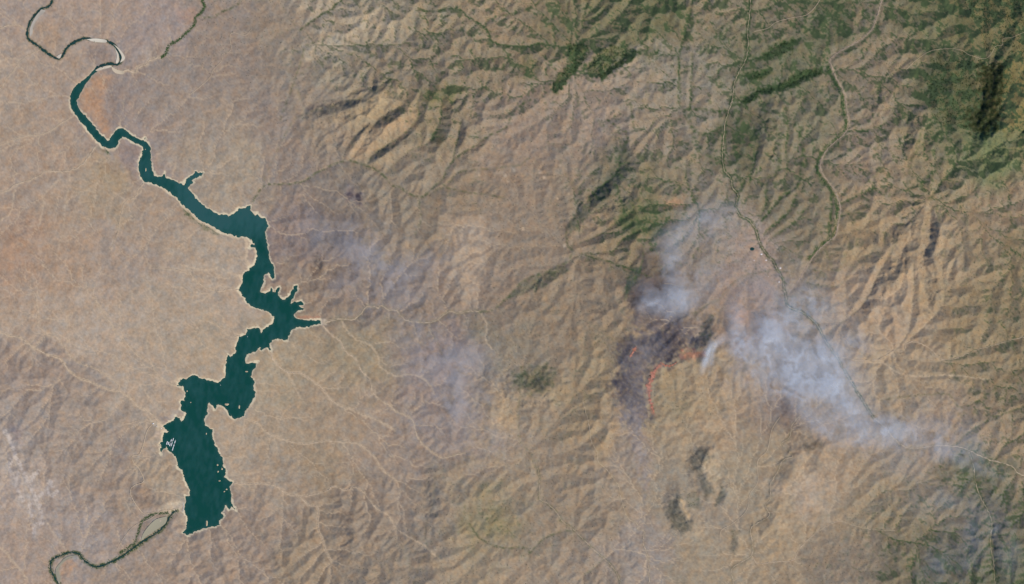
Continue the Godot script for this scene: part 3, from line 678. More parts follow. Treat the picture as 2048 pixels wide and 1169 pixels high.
func erode() -> void:
	var luck := RandomNumberGenerator.new()
	luck.seed = 71
	var steep := PackedFloat32Array()    # how steeply bare slopes stand
	var carve := PackedFloat32Array()    # how steeply channels climb
	steep.resize(N); carve.resize(N)
	for i in N:
		var m := rugged[i]
		var x := X0 + (i % W) * CELL
		var y := Y0 + (i / W) * CELL
		var v := 1.0 + 0.6 * rough_noise.get_noise_2d(x * 0.9, y * 0.9) + luck.randf_range(-0.18, 0.18)
		steep[i] = clampf((0.01 + 0.66 * m - 0.06 * m * m - 0.055 * (1.0 - smooth(0.2, 0.4, m))) * v, 0.015, 0.66) * CELL * UNIT
		carve[i] = steep[i] * sqrt(3.0 + 8.0 * m + 10.0 * m * m)
	# first shape: every spot stands as high as a slope from the nearest stream brings it
	for i in N:
		if fixed[i] == 0: ground[i] = 1e6
	var diagonal := 1.41421
	for pass_number in 2:
		for iy in range(1, H - 1):
			for ix in range(1, W - 1):
				var i := iy * W + ix
				if fixed[i]: continue
				var s := steep[i] * 0.35
				var b := minf(minf(ground[i - 1], ground[i - W]) + s, minf(ground[i - W - 1], ground[i - W + 1]) + s * diagonal)
				if b < ground[i]: ground[i] = b
		for iy in range(H - 2, 0, -1):
			for ix in range(W - 2, 0, -1):
				var i := iy * W + ix
				if fixed[i]: continue
				var s := steep[i] * 0.35
				var b := minf(minf(ground[i + 1], ground[i + W]) + s, minf(ground[i + W + 1], ground[i + W - 1]) + s * diagonal)
				if b < ground[i]: ground[i] = b
	edge()
	var down := PackedInt32Array()
	down.resize(N)
	var order := PackedInt64Array()
	order.resize(N)
	var jitter := PackedFloat32Array()
	jitter.resize(4096)
	for k in 4096: jitter[k] = luck.randf_range(0.72, 1.28)
	var rounds := 32
	for r in rounds:
		var shift := luck.randi() % 4096
		for iy in range(1, H - 1):
			for ix in range(1, W - 1):
				var i := iy * W + ix
				if fixed[i] == 1:
					down[i] = i
					continue
				var h := ground[i]
				if led[i] >= 0:
					# a traced stream holds its bed unless the country beside it has sunk below its course
					var beside := minf(minf(ground[i - 1], ground[i + 1]), minf(ground[i - W], ground[i + W]))
					if r < 3 or beside > ground[led[i]] - 3.0:
						down[i] = led[i]
						continue
					led[i] = -1
				var best := 0.0
				var to := i
				var q := (i * 7 + shift) & 4095
				var v := (h - ground[i - 1]) * jitter[q]
				if v > best: best = v; to = i - 1
				v = (h - ground[i + 1]) * jitter[(q + 911) & 4095]
				if v > best: best = v; to = i + 1
				v = (h - ground[i - W]) * jitter[(q + 1733) & 4095]
				if v > best: best = v; to = i - W
				v = (h - ground[i + W]) * jitter[(q + 2503) & 4095]
				if v > best: best = v; to = i + W
				v = (h - ground[i - W - 1]) * 0.7071 * jitter[(q + 3001) & 4095]
				if v > best: best = v; to = i - W - 1
				v = (h - ground[i - W + 1]) * 0.7071 * jitter[(q + 417) & 4095]
				if v > best: best = v; to = i - W + 1
				v = (h - ground[i + W - 1]) * 0.7071 * jitter[(q + 2111) & 4095]
				if v > best: best = v; to = i + W - 1
				v = (h - ground[i + W + 1]) * 0.7071 * jitter[(q + 1301) & 4095]
				if v > best: best = v; to = i + W + 1
				down[i] = to
		for i in N: order[i] = (int(ground[i] * 1000.0 + 1e6) << 21) | i
		order.sort()
		flow.fill(1.0)
		for k in range(N - 1, -1, -1):
			var i := order[k] & 2097151
			var to := down[i]
			if to != i and to > 0: flow[to] += flow[i]
		if r == rounds - 1: break
		for k in N:
			var i := order[k] & 2097151
			if fixed[i] == 1: continue
			var to := down[i]
			if to == i or to <= 0:
				if to == i and i > W and i < N - W - 1:   # a pit fills up to its lowest brim
					ground[i] = minf(minf(minf(ground[i - 1], ground[i + 1]), minf(ground[i - W], ground[i + W])), minf(minf(ground[i - W - 1], ground[i - W + 1]), minf(ground[i + W - 1], ground[i + W + 1]))) + 0.5
				continue
			var far := 1.0
			var gap := absi(to - i)
			if gap != 1 and gap != W: far = diagonal
			var rise := minf(carve[i] / sqrt(flow[i]), steep[i])
			if led[i] >= 0: rise = minf(rise, gentle[i])
			ground[i] = ground[to] + rise * far
		edge()
	# cliffs between neighbouring catchments crumble to slopes
	for pass_number in 2:
		for iy in range(1, H - 1):
			for ix in range(1, W - 1):
				var i := iy * W + ix
				if fixed[i] == 1: continue
				var s := steep[i] * 0.9
				var b := minf(minf(ground[i - 1], ground[i - W]) + s, minf(ground[i - W - 1], ground[i - W + 1]) + s * diagonal)
				if b < ground[i]: ground[i] = b
		for iy in range(H - 2, 0, -1):
			for ix in range(W - 2, 0, -1):
				var i := iy * W + ix
				if fixed[i] == 1: continue
				var s := steep[i] * 0.9
				var b := minf(minf(ground[i + 1], ground[i + W]) + s, minf(ground[i + W + 1], ground[i + W - 1]) + s * diagonal)
				if b < ground[i]: ground[i] = b
	edge()


func edge() -> void:   # the outermost vertices follow their neighbours
	for ix in W:
		ground[ix] = ground[W + clampi(ix, 1, W - 2)]
		ground[(H - 1) * W + ix] = ground[(H - 2) * W + clampi(ix, 1, W - 2)]
	for iy in H:
		ground[iy * W] = ground[iy * W + 1]
		ground[iy * W + W - 1] = ground[iy * W + W - 2]


func ridge(flat: Array, high: float, wide: float, broken := 0.55) -> void:   # a spine of harder rock that stands above the worn country
	var p := curved(points(flat), 3.0, 2.0)
	var lift := {}
	for k in p.size() - 1:
		var a := p[k]
		var ab := p[k + 1] - a
		var l2 := maxf(ab.length_squared(), 1e-6)
		var reach := wide * 1.6
		for iy in range(maxi(0, int((a.y - reach - Y0) / CELL)), mini(H - 1, int((a.y + reach - Y0) / CELL) + 1)):
			for ix in range(maxi(0, int((a.x - reach - X0) / CELL)), mini(W - 1, int((a.x + reach - X0) / CELL) + 1)):
				var q := Vector2(X0 + ix * CELL, Y0 + iy * CELL)
				var t := clampf((q - a).dot(ab) / l2, 0.0, 1.0)
				var d := (q - a - ab * t).length()
				if d >= reach: continue
				var ends := smooth(0.0, 0.22, (k + t) / p.size()) * smooth(0.0, 0.22, 1.0 - (k + t) / p.size())
				var i := iy * W + ix
				var v := ends * maxf(0.0, 1.0 - d / wide * (1.0 + broken * rough_noise.get_noise_2d(q.x * 3.2, q.y * 3.2)))
				if v > lift.get(i, 0.0): lift[i] = v
	for i in lift:
		ground[i] += 0.8 * high * lift[i] * (1.0 + 0.25 * rough_noise.get_noise_2d((i % W) * 7.0, (i / W) * 7.0))


func raise_ridges() -> void:
	ridge([1428,896, 1416,908, 1403,932, 1412,956, 1430,980], 120, 32, 0.2)
	ridge([1362,980, 1357,996, 1361,1022, 1372,1040, 1388,1058], 120, 32, 0.2)
	ridge([1444,964, 1453,978, 1454,992, 1444,1014], 60, 15, 0.2)
	ridge([1620,868, 1600,905, 1580,950, 1560,1000, 1548,1040, 1524,1070, 1522,1100], 60, 26)
	ridge([1280,310, 1262,345, 1235,375, 1205,400, 1178,428, 1150,470], 85, 28)
	ridge([1150,535, 1120,552, 1095,570, 1062,590], 60, 22)
	ridge([815,160, 790,172, 755,190, 700,217, 640,236, 600,248], 75, 22)
	ridge([832,200, 812,220, 785,244, 740,266, 705,288, 685,312], 70, 20)
	ridge([938,190, 926,220, 934,255, 926,300], 80, 26)
	ridge([840,270, 800,298, 770,312, 735,325], 55, 16)
	ridge([1885,370, 1862,395, 1833,437, 1812,485, 1819,519, 1792,560, 1733,628], 95, 26)
	ridge([1884,440, 1868,505, 1872,546, 1888,620], 80, 22)
	ridge([1825,125, 1812,150, 1780,195, 1747,246], 50, 22)
	ridge([1842,215, 1836,260, 1820,305, 1806,340], 55, 20)
	ridge([1550,195, 1540,225, 1535,260, 1520,320, 1500,362], 75, 22)
	ridge([1576,230, 1562,290, 1556,330], 40, 16)
	ridge([1352,105, 1354,150, 1350,215], 40, 14)
	ridge([2004,110, 2012,160, 2010,210, 2004,270, 2030,275], 130, 50)
	ridge([1025,770, 1055,784, 1080,784, 1105,760], 85, 30)
	ridge([1002,725, 986,760, 982,800, 980,850, 984,880], 60, 28)
	ridge([1186,125, 1210,150, 1240,138, 1276,112], 70, 24)
	ridge([1110,150, 1130,170, 1152,148], 50, 20)
	ridge([1490,215, 1530,190, 1575,182, 1610,165, 1650,150], 50, 18)
	ridge([1410,632, 1432,660, 1412,690], 55, 18)
	ridge([625,485, 648,500, 642,550], 45, 18)
	ridge([1445,1058, 1476,1075, 1468,1110], 30, 14)
	ridge([1240,1035, 1262,1080, 1285,1150], 40, 16)
	ridge([870,940, 880,1000, 872,1050], 50, 22)
	ridge([690,1040, 712,1080, 690,1130], 50, 24)
	ridge([1395,650, 1360,665, 1330,700], 60, 26)
	ridge([1960,1020, 1965,1080, 1958,1140], 80, 24)
	ridge([2000,1050, 2005,1100, 2000,1150], 80, 20)
	ridge([1215,400, 1240,415, 1275,395], 50, 18)


func finish_ground() -> void:
	raise_ridges()
	for i in N:   # ledges and gullies too small for the streams
		var x := X0 + (i % W) * CELL
		var y := Y0 + (i / W) * CELL
		ground[i] += (4.0 + 3.0 * rugged[i]) * fine_noise.get_noise_2d(x * 0.8 + 40.0, y * 0.8)
	var soft := ground.duplicate()
	for r in 1:
		for iy in range(1, H - 1):
			for ix in range(1, W - 1):
				var i := iy * W + ix
				var a := 0.125 * (ground[i - 1] + ground[i + 1] + ground[i - W] + ground[i + W]) + 0.0625 * (ground[i - W - 1] + ground[i - W + 1] + ground[i + W - 1] + ground[i + W + 1]) + 0.25 * ground[i]
				soft[i] = lerpf(ground[i], a, 0.14)
		ground = soft.duplicate()
	for i in N:
		var d := lake_distance[i]
		if d < 0.0:
			ground[i] = maxf(-45.0, d * 2.6)
		elif d < 26.0:
			var shore := d * 1.6
			ground[i] = lerpf(shore, maxf(ground[i], shore * 0.6 * (1.0 - smooth(8.0, 25.0, d))), smooth(0.5, 14.0, d))
	edge()


# ---------------------------------------------------------------- colours of the ground

func patch(flat: Array, rgb: Array, strength: float, soft: float, ragged: float, cover := -1.0, number := 0) -> void:
	# a stretch of ground of another make: rock, sand, ash, woodland floor, painted slope shade
	var p := points(flat)
	var lo := p[0]
	var hi := p[0]
	for q in p:
		lo = lo.min(q)
		hi = hi.max(q)
	var reach := soft + ragged
	var mean: float = 0.3 * rgb[0] + 0.59 * rgb[1] + 0.11 * rgb[2]
	var keep := 1.0 if rgb[1] > rgb[0] else 0.86
	var c := base_color(mean + keep * (rgb[0] - mean), mean + keep * (rgb[1] - mean), mean + keep * (rgb[2] - mean))
	for iy in range(maxi(0, int((lo.y - reach - Y0) / CELL)), mini(H - 1, int((hi.y + reach - Y0) / CELL) + 1)):
		for ix in range(maxi(0, int((lo.x - reach - X0) / CELL)), mini(W - 1, int((hi.x + reach - X0) / CELL) + 1)):
			var q := Vector2(X0 + ix * CELL, Y0 + iy * CELL)
			var d := 1e9
			for k in p.size():
				var a := p[k]
				var ab := p[(k + 1) % p.size()] - a
				d = minf(d, (q - a - ab * clampf((q - a).dot(ab) / maxf(ab.length_squared(), 1e-6), 0.0, 1.0)).length_squared())
			d = sqrt(d)
			if Geometry2D.is_point_in_polygon(q, p): d = -d
			d += ragged * 1.6 * rough_noise.get_noise_2d(q.x * 3.0 + 77.0, q.y * 3.0)
			if d > soft: continue
			var t := strength * (1.0 - smooth(-soft, soft, d)) * clampf(0.92 + 0.55 * rough_noise.get_noise_2d(q.x * 5.0 + 11.0, q.y * 5.0), 0.3, 1.1)
			t = minf(t, 1.0)
			var i := iy * W + ix
			if lake_distance[i] < 0.0: continue
			red_of[i] = lerpf(red_of[i], c.r, t)
			green_of[i] = lerpf(green_of[i], c.g, t)
			blue_of[i] = lerpf(blue_of[i], c.b, t)
			if cover >= 0.0: shrubs[i] = lerpf(shrubs[i], cover, t)
			if number > 0 and d < 0.0: piece[i] = number


func color_ground() -> void:
	# the orange point and other bare soils
	patch([184,155, 200,148, 222,150, 218,175, 205,195, 214,230, 222,262, 212,272, 196,255, 176,232, 160,212, 158,200, 166,182], [182,140,106], 0.75, 8, 6, 0.02)
	patch([222,160, 250,190, 245,250, 222,250, 214,215, 214,190], [140,126,118], 0.6, 10, 8)
	patch([236,292, 262,285, 280,295, 274,330, 272,352, 250,335, 232,310], [146,128,120], 0.7, 6, 5)
	patch([195,310, 232,315, 256,345, 256,385, 215,380, 190,345], [166,142,108], 0.5, 10, 8)
	patch([75,45, 100,40, 120,60, 115,105, 92,95, 72,75], [168,140,112], 0.55, 10, 6)
	patch([160,95, 205,92, 225,105, 222,122, 190,122, 165,112], [140,124,116], 0.5, 8, 6)
	patch([350,20, 385,15, 396,30, 385,45, 360,42], [175,138,120], 0.5, 8, 6)
	patch([282,100, 306,100, 300,122, 288,122], [190,172,156], 0.5, 5, 5)
	patch([352,1112, 120,1138, 118,1150, 160,1150, 170,1125, 140,1112], [176,138,108], 0.0, 6, 4)
	patch([124,1125, 145,1118, 150,1135, 135,1150, 122,1148], [180,140,108], 0.7, 6, 4)
	patch([600,632, 640,634, 640,639, 600,639, 590,635], [176,126,100], 0.8, 2, 2)
	patch([640,637, 653,639, 653,650, 641,650], [196,176,152], 0.95, 1.5, 1)
	patch([0,480, 60,470, 70,560, 40,620, -20,600], [168,136,112], 0.35, 24, 18)
	patch([8,850, 30,870, 50,930, 80,990, 95,1040, 75,1062, 45,1010, 22,960, 5,900], [178,166,156], 0.3, 9, 12)
	patch([18,845, 45,860, 40,890, 22,870], [140,126,128], 0.5, 8, 6)
	patch([225,855, 250,885, 262,930, 245,935, 230,900], [134,122,118], 0.5, 10, 8)
	patch([262,975, 300,970, 325,1010, 300,1022, 275,1012, 264,995], [134,116,102], 0.6, 6, 5)
	patch([318,834, 340,832, 342,843, 328,850], [136,126,124], 0.7, 3, 3)
	patch([298,838, 322,846, 334,862, 322,864, 304,852], [205,190,164], 0.6, 3, 4)
	patch([310,862, 322,868, 318,880, 306,872], [200,178,160], 0.5, 4, 4)
	patch([334,1005, 366,1000, 368,1012, 350,1030, 325,1032, 318,1022], [198,184,160], 0.6, 4, 4)
	# limestone benches and yellow ridges of the north
	patch([615,60, 700,22, 790,10, 780,60, 700,75, 640,72], [176,158,132], 0.6, 14, 10)
	patch([615,95, 660,80, 700,92, 690,108, 640,118, 612,125], [180,164,138], 0.6, 6, 8)
	patch([735,190, 800,165, 838,175, 836,205, 800,225, 760,245, 735,240], [168,146,112], 0.5, 14, 10)
	patch([690,280, 760,240, 815,215, 836,235, 805,265, 760,285, 720,315, 690,318], [176,144,110], 0.45, 10, 10)
	patch([845,185, 905,165, 930,180, 905,205, 850,215], [110,108,66], 0.6, 8, 8, 0.5)
	patch([860,262, 885,258, 892,275, 882,290, 862,286], [96,92,72], 0.8, 5, 3, 0.4)
	patch([850,400, 880,395, 905,405, 930,430, 900,455, 860,450], [142,122,100], 0.3, 14, 10)
	patch([690,372, 712,378, 726,390, 728,418, 712,410, 692,400], [116,104,108], 0.6, 8, 8)
	patch([690,388, 702,384, 706,396, 696,402], [70,66,80], 0.8, 3, 3, 0.0)
	patch([712,384, 722,386, 724,406, 714,402], [62,58,70], 0.8, 3, 3, 0.0)
	patch([625,500, 645,498, 650,545, 628,560], [110,95,84], 0.7, 6, 6)
	patch([672,455, 690,470, 690,500, 670,495], [104,94,90], 0.7, 6, 6)
	patch([935,430, 975,430, 970,520, 950,600, 925,610, 905,560, 895,520, 900,480], [172,152,130], 0.6, 14, 10)
	patch([1600,940, 1635,955, 1640,1000, 1615,1005], [186,164,138], 0.6, 14, 8)
	patch([1000,800, 1030,810, 1036,860, 1005,880, 985,850], [172,148,116], 0.6, 12, 8)
	patch([1380,780, 1440,790, 1450,860, 1400,880, 1370,840], [170,146,114], 0.4, 16, 10)
	patch([1245,1040, 1265,1072, 1280,1169, 1300,1260, 1270,1260, 1250,1130, 1238,1070], [152,140,128], 0.6, 4, 3, 0.0)
	patch([1805,115, 1830,100, 1815,150, 1780,190, 1755,245, 1745,240, 1765,195], [150,130,104], 0.6, 6, 6, 0.1)
	patch([1838,218, 1850,225, 1840,290, 1820,340, 1806,330, 1822,270], [158,136,104], 0.6, 6, 6, 0.1)
	patch([1860,385, 1878,388, 1850,440, 1825,480, 1822,520, 1800,560, 1785,560, 1805,500, 1825,440], [166,142,110], 0.6, 6, 6, 0.03)
	patch([1930,410, 1975,400, 1975,440, 1950,470, 1935,450], [146,124,96], 0.5, 12, 8, 0.05)
	patch([1690,440, 1730,425, 1770,435, 1760,460, 1700,480], [164,138,102], 0.4, 12, 10)
	patch([1830,560, 1880,545, 1884,620, 1855,650, 1835,630], [160,138,106], 0.4, 12, 10)
	patch([1465,620, 1500,625, 1500,650, 1470,645], [180,138,110], 0.5, 8, 6)
	patch([1325,398, 1372,395, 1370,412, 1330,420], [168,132,104], 0.6, 8, 6)
	patch([1490,470, 1530,490, 1560,540, 1570,585, 1555,580, 1530,545, 1500,520], [170,146,128], 0.6, 8, 8)
	# woods and green slopes
	patch([1132,90, 1168,81, 1180,99, 1168,120, 1156,141, 1147,150, 1111,192, 1102,180, 1114,150, 1135,132, 1135,111], [66,82,50], 0.8, 4, 6, 1.0)
	patch([1192,99, 1240,90, 1278,105, 1270,117, 1228,132, 1204,159, 1168,147, 1168,129, 1186,120], [78,90,56], 0.75, 5, 6, 0.9)
	patch([1195,150, 1230,128, 1272,112, 1266,122, 1230,138, 1206,160], [50,66,44], 0.8, 2, 3, 1.0)
	patch([1040,738, 1092,735, 1110,744, 1100,768, 1079,788, 1030,778, 1022,755], [86,92,72], 0.65, 12, 12, 0.22)
	patch([1485,202, 1519,178, 1560,168, 1594,144, 1642,133, 1645,147, 1601,164, 1574,178, 1519,192, 1492,215], [64,80,52], 0.8, 3, 5, 1.0)
	patch([1539,92, 1584,82, 1594,103, 1522,123, 1533,103], [72,86,56], 0.75, 4, 5, 0.9)
	patch([1491,147, 1539,137, 1536,154, 1498,168], [72,86,56], 0.75, 4, 5, 0.9)
	patch([1956,130, 2017,123, 2021,171, 2002,205, 2001,260, 1973,274, 1942,270, 1928,240, 1942,219, 1966,198, 1956,161], [36,44,24], 0.9, 7, 12, 1.0)
	patch([1860,110, 1950,120, 1960,200, 1930,260, 1870,240, 1850,180], [74,80,54], 0.6, 18, 14, 0.8)
	patch([2005,120, 2060,110, 2100,200, 2060,262, 2004,262, 2004,205], [124,112,70], 0.7, 3, 4, 0.6)
	patch([1930,275, 2000,268, 2048,290, 2040,350, 1990,360, 1940,340], [100,114,74], 0.35, 18, 14, 0.5)
	patch([1240,410, 1300,400, 1320,430, 1290,470, 1240,455], [88,96,62], 0.5, 12, 10, 0.7)
	patch([1300,440, 1330,420, 1345,440, 1320,470, 1300,500], [80,90,70], 0.6, 8, 8, 0.7)
	patch([350,395, 372,412, 400,440, 440,462, 436,470, 400,455, 370,430], [98,108,80], 0.55, 3, 4, 0.6)
	patch([195,295, 215,303, 222,310, 205,306], [118,122,92], 0.5, 3, 3, 0.5)
	patch([1925,930, 1975,915, 2030,925, 2020,960, 1960,970, 1930,955], [104,108,88], 0.4, 14, 12, 0.4)
	patch([1480,222, 1500,230, 1515,300, 1505,345, 1478,350, 1465,300, 1468,250], [92,92,70], 0.6, 8, 8, 0.6)
	patch([1050,100, 1080,130, 1065,170, 1045,150], [96,100,66], 0.5, 8, 8, 0.7)
	patch([965,1020, 1000,1015, 1005,1060, 970,1070], [128,122,82], 0.3, 10, 10, 0.4)
	# scrub, plus shade painted on the long slopes turned from the sun
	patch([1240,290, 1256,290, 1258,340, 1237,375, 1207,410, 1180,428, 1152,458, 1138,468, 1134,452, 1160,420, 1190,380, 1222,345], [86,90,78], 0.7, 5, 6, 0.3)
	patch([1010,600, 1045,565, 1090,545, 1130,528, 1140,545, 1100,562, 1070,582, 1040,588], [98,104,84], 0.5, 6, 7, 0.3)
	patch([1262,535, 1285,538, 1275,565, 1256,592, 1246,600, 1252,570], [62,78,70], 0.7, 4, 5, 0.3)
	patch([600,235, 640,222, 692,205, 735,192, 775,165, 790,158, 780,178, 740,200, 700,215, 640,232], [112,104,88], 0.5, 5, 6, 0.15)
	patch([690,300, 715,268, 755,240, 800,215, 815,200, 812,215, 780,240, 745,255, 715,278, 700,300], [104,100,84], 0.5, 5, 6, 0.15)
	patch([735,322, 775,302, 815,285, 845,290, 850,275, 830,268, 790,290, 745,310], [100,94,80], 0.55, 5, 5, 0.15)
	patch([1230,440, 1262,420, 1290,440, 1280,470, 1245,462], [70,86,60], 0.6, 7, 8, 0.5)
	for o in [[1009,351], [1016,362], [1028,340], [1046,458], [1080,343], [1088,354], [1116,398], [1129,492], [958,349], [1137,388]]:
		patch([o[0] - 2, o[1] - 2, o[0] + 2, o[1] - 2, o[0] + 3, o[1] + 2, o[0] - 1, o[1] + 3], [206,182,154], 0.6, 2.5, 2.0, 0.0)
	# gravel bars of the rivers
	patch([82,19, 70,34, 60,55, 59,72, 64,68, 66,52, 76,36, 90,22], [176,170,160], 0.95, 1.2, 0.4, 0.0)
	patch([172,79, 190,84, 211,85, 211,80, 190,77], [206,200,186], 0.95, 1.4, 0.6, 0.0)
	patch([226,88, 236,96, 246,108, 249,118, 240,125, 243,114, 236,100], [206,198,182], 0.95, 1.4, 0.6, 0.0)
	patch([228,94, 237,110, 236,125, 231,126, 233,110], [206,198,182], 0.95, 1.2, 0.4, 0.0)
	patch([190,141, 200,135, 219,131, 222,134, 204,139, 194,142], [204,194,176], 0.95, 1.4, 0.6, 0.0)
	patch([222,133, 232,139, 247,143, 245,148, 232,147, 224,140], [202,188,166], 0.9, 1.4, 0.8, 0.0)
	patch([112,113, 122,108, 120,116, 116,117], [196,188,174], 0.9, 1.2, 0.4, 0.0)
	patch([334,1033, 309,1040, 284,1068, 281,1084, 303,1068, 331,1049], [176,164,148], 0.8, 3, 3, 0.05)
	patch([148,1111, 126,1116, 110,1134, 109,1150, 118,1169, 122,1156, 117,1138, 132,1119, 158,1119], [160,154,140], 0.8, 2, 2, 0.05)
	patch([164,1120, 180,1133, 196,1138, 220,1128, 240,1116, 240,1110, 218,1120, 196,1129, 176,1122], [164,156,138], 0.6, 2, 2, 0.1)
	patch([246,1108, 282,1086, 286,1090, 255,1112], [150,136,96], 0.7, 4, 4, 0.2)
	# burned ground and the red lines of retardant
	patch([1294,668, 1320,664, 1354,653, 1371,670, 1388,671, 1390,690, 1367,696, 1358,719, 1337,732, 1313,726, 1300,737, 1292,767, 1296,803, 1302,831, 1285,850, 1253,850, 1243,814, 1226,784, 1228,758, 1243,741, 1232,702, 1243,681, 1270,670], [90,84,90], 0.88, 13, 14, 0.03, 2)
	patch([1320,668, 1362,662, 1366,690, 1352,722, 1330,728, 1316,718, 1312,690], [64,60,68], 0.7, 12, 12, 0.0)
	patch([1232,748, 1262,746, 1258,775, 1240,790, 1230,775], [70,67,76], 0.7, 9, 10, 0.0)
	patch([1236,705, 1256,700, 1258,730, 1242,738], [80,76,84], 0.65, 6, 5, 0.0)
	patch([1312,728, 1325,730, 1316,745, 1304,760, 1300,790, 1304,815, 1312,832, 1302,826, 1294,790, 1294,765], [180,128,100], 0.55, 3, 3, 0.0)
	patch([1250,830, 1285,835, 1290,900, 1300,960, 1290,990, 1275,940, 1258,890], [138,130,130], 0.55, 10, 12, 0.0)
	patch([1262,600, 1300,560, 1335,575, 1345,630, 1380,660, 1400,690, 1350,660, 1300,670, 1265,650], [98,90,95], 0.72, 12, 14, 0.02)
	patch([1340,640, 1390,640, 1425,655, 1412,690, 1385,690, 1360,680], [106,100,102], 0.55, 10, 10, 0.02)
	patch([1288,560, 1320,555, 1330,585, 1310,600, 1262,615, 1255,590], [92,78,72], 0.75, 8, 8, 0.0, 2)
	patch([1560,800, 1590,810, 1596,850, 1580,870, 1560,850], [104,90,86], 0.6, 8, 8, 0.0)
	patch([1600,890, 1650,878, 1645,896, 1612,906], [78,76,72], 0.6, 5, 5, 0.1)
	patch([1405,640, 1425,632, 1424,670, 1410,690, 1400,680], [66,74,78], 0.7, 5, 5, 0.2)
	patch([1366,702, 1385,700, 1410,706, 1410,714, 1385,718, 1362,716], [190,128,100], 0.72, 5, 7, 0.05)
	# the twin hills' shaded sides and sunlit crests, painted into the ground colour
	patch([1378,940, 1384,912, 1398,898, 1420,904, 1426,914, 1404,935, 1412,958, 1428,985, 1412,1000, 1400,970, 1396,948], [100,98,86], 0.75, 7, 6, 0.08, 3)
	patch([1421,916, 1406,935, 1414,958, 1433,974, 1444,957, 1440,932], [172,154,126], 0.6, 4, 3, 0.0, 3)
	patch([1441,970, 1449,978, 1452,990, 1444,1006, 1430,1012, 1434,998, 1441,988], [96,98,88], 0.75, 3, 3, 0.1, 3)
	patch([1352,986, 1362,990, 1358,1005, 1362,1024, 1380,1046, 1384,1056, 1366,1066, 1346,1056, 1334,1030, 1338,1006], [94,94,82], 0.8, 7, 6, 0.08, 4)
	patch([1362,1000, 1364,1020, 1378,1040, 1381,1034, 1372,1018, 1370,1004], [186,160,124], 0.8, 2, 2, 0.0, 4)
	patch([1370,985, 1395,985, 1405,1010, 1395,1020, 1375,1015], [118,112,94], 0.6, 4, 4, 0.2, 4)
	patch([1463,1060, 1478,1062, 1470,1110, 1462,1105], [112,106,88], 0.6, 4, 4, 0.2)
	var sand_color := base_color(196, 176, 150)
	var ring := base_color(212, 200, 172)
	var pale := base_color(192, 181, 172)
	var leaf := base_color(60, 80, 52)
	var scrub := base_color(70, 86, 60)
	var bare := base_color(182, 156, 126)
	for iy in H:
		for ix in W:
			var i := iy * W + ix
			var x := X0 + ix * CELL
			var y := Y0 + iy * CELL
			var r := red_of[i]
			var g := green_of[i]
			var b := blue_of[i]
			var broad := rough_noise.get_noise_2d(x * 1.4 + 300.0, y * 1.4)
			var mid := rough_noise.get_noise_2d(x * 5.0, y * 5.0 + 700.0)
			var fine := fine_noise.get_noise_2d(x, y)
			var f := 1.0 + 0.19 * broad + 0.17 * mid + 0.17 * fine
			var hue := warp_noise.get_noise_2d(x * 2.3 + 1500.0, y * 2.3)
			r *= f * (1.0 + 0.09 * hue)
			g *= f
			b *= f * (1.0 - 0.10 * hue)
			var blotch := warp_noise.get_noise_2d(x * 6.0 + 90.0, y * 6.0)
			r *= 1.0 + 0.10 * blotch
			b *= 1.0 - 0.10 * blotch
			var channel := log(maxf(flow[index_at(x + 4.0 * blotch, y + 4.0 * hue)], 1.0))
			var s := shrubs[i]
			# sand gathers in the channels of the dry plain, plants in those of the wetter hills
			var clump := 0.62 * mid + 1.0 * broad + 0.25 * fine + 0.10 * channel
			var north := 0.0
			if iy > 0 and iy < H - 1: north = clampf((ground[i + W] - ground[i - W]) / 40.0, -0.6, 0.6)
			clump += 0.75 * north   # more scrub colour on slopes that face north
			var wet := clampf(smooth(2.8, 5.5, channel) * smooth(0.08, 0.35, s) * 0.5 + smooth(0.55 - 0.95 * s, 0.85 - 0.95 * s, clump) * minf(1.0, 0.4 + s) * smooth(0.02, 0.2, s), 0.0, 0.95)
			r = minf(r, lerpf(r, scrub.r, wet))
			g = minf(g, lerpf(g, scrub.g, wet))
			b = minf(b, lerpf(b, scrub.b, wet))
			var dry := smooth(2.6, 6.5, channel) * (1.0 - smooth(0.03, 0.12, s)) * 0.5
			dry = maxf(dry, sand[i] * (0.72 + 0.9 * mid + 0.4 * fine))
			dry = clampf(dry, 0.0, 1.0) * (0.15 if piece[i] == 2 else 1.0)
			r = lerpf(r, sand_color.r, dry)
			g = lerpf(g, sand_color.g, dry)
			b = lerpf(b, sand_color.b, dry)
			var white := clampf(chalk[i] * (0.6 + 0.9 * mid + 0.8 * fine), 0.0, 0.9)
			r = lerpf(r, pale.r, white)
			g = lerpf(g, pale.g, white)
			b = lerpf(b, pale.b, white)
			var v := clampf(green[i] * clampf(0.5 + 1.2 * mid + 0.9 * blotch + 0.5 * fine, 0.0, 1.0), 0.0, 0.9)
			r = lerpf(r, leaf.r, v)
			g = lerpf(g, leaf.g, v)
			b = lerpf(b, leaf.b, v)
			var d := lake_distance[i]
			if d < 9.0:
				var reach := 0.6 + 2.6 * maxf(0.0, 0.4 + 1.6 * warp_noise.get_noise_2d(x * 3.0, y * 3.0 + 400.0))
				var t := (1.0 - smooth(reach, reach + 1.6, d)) * smooth(140.0, 300.0, y + x * 0.15)
				t = maxf(t, 0.35 * (1.0 - smooth(1.0, 3.0, d)))
				r = lerpf(r, ring.r, t * 0.85)
				g = lerpf(g, ring.g, t * 0.85)
				b = lerpf(b, ring.b, t * 0.85)
				if t > 0.5 and piece[i] == 0: piece[i] = 1
				if d < 0.0 and d > -4.0:   # wet silt at the water's edge
					r *= 0.7
					g *= 0.75
					b *= 0.75
			red_of[i] = clampf(r, 0.01, 0.8)
			green_of[i] = clampf(g, 0.01, 0.8)
			blue_of[i] = clampf(b, 0.01, 0.8)


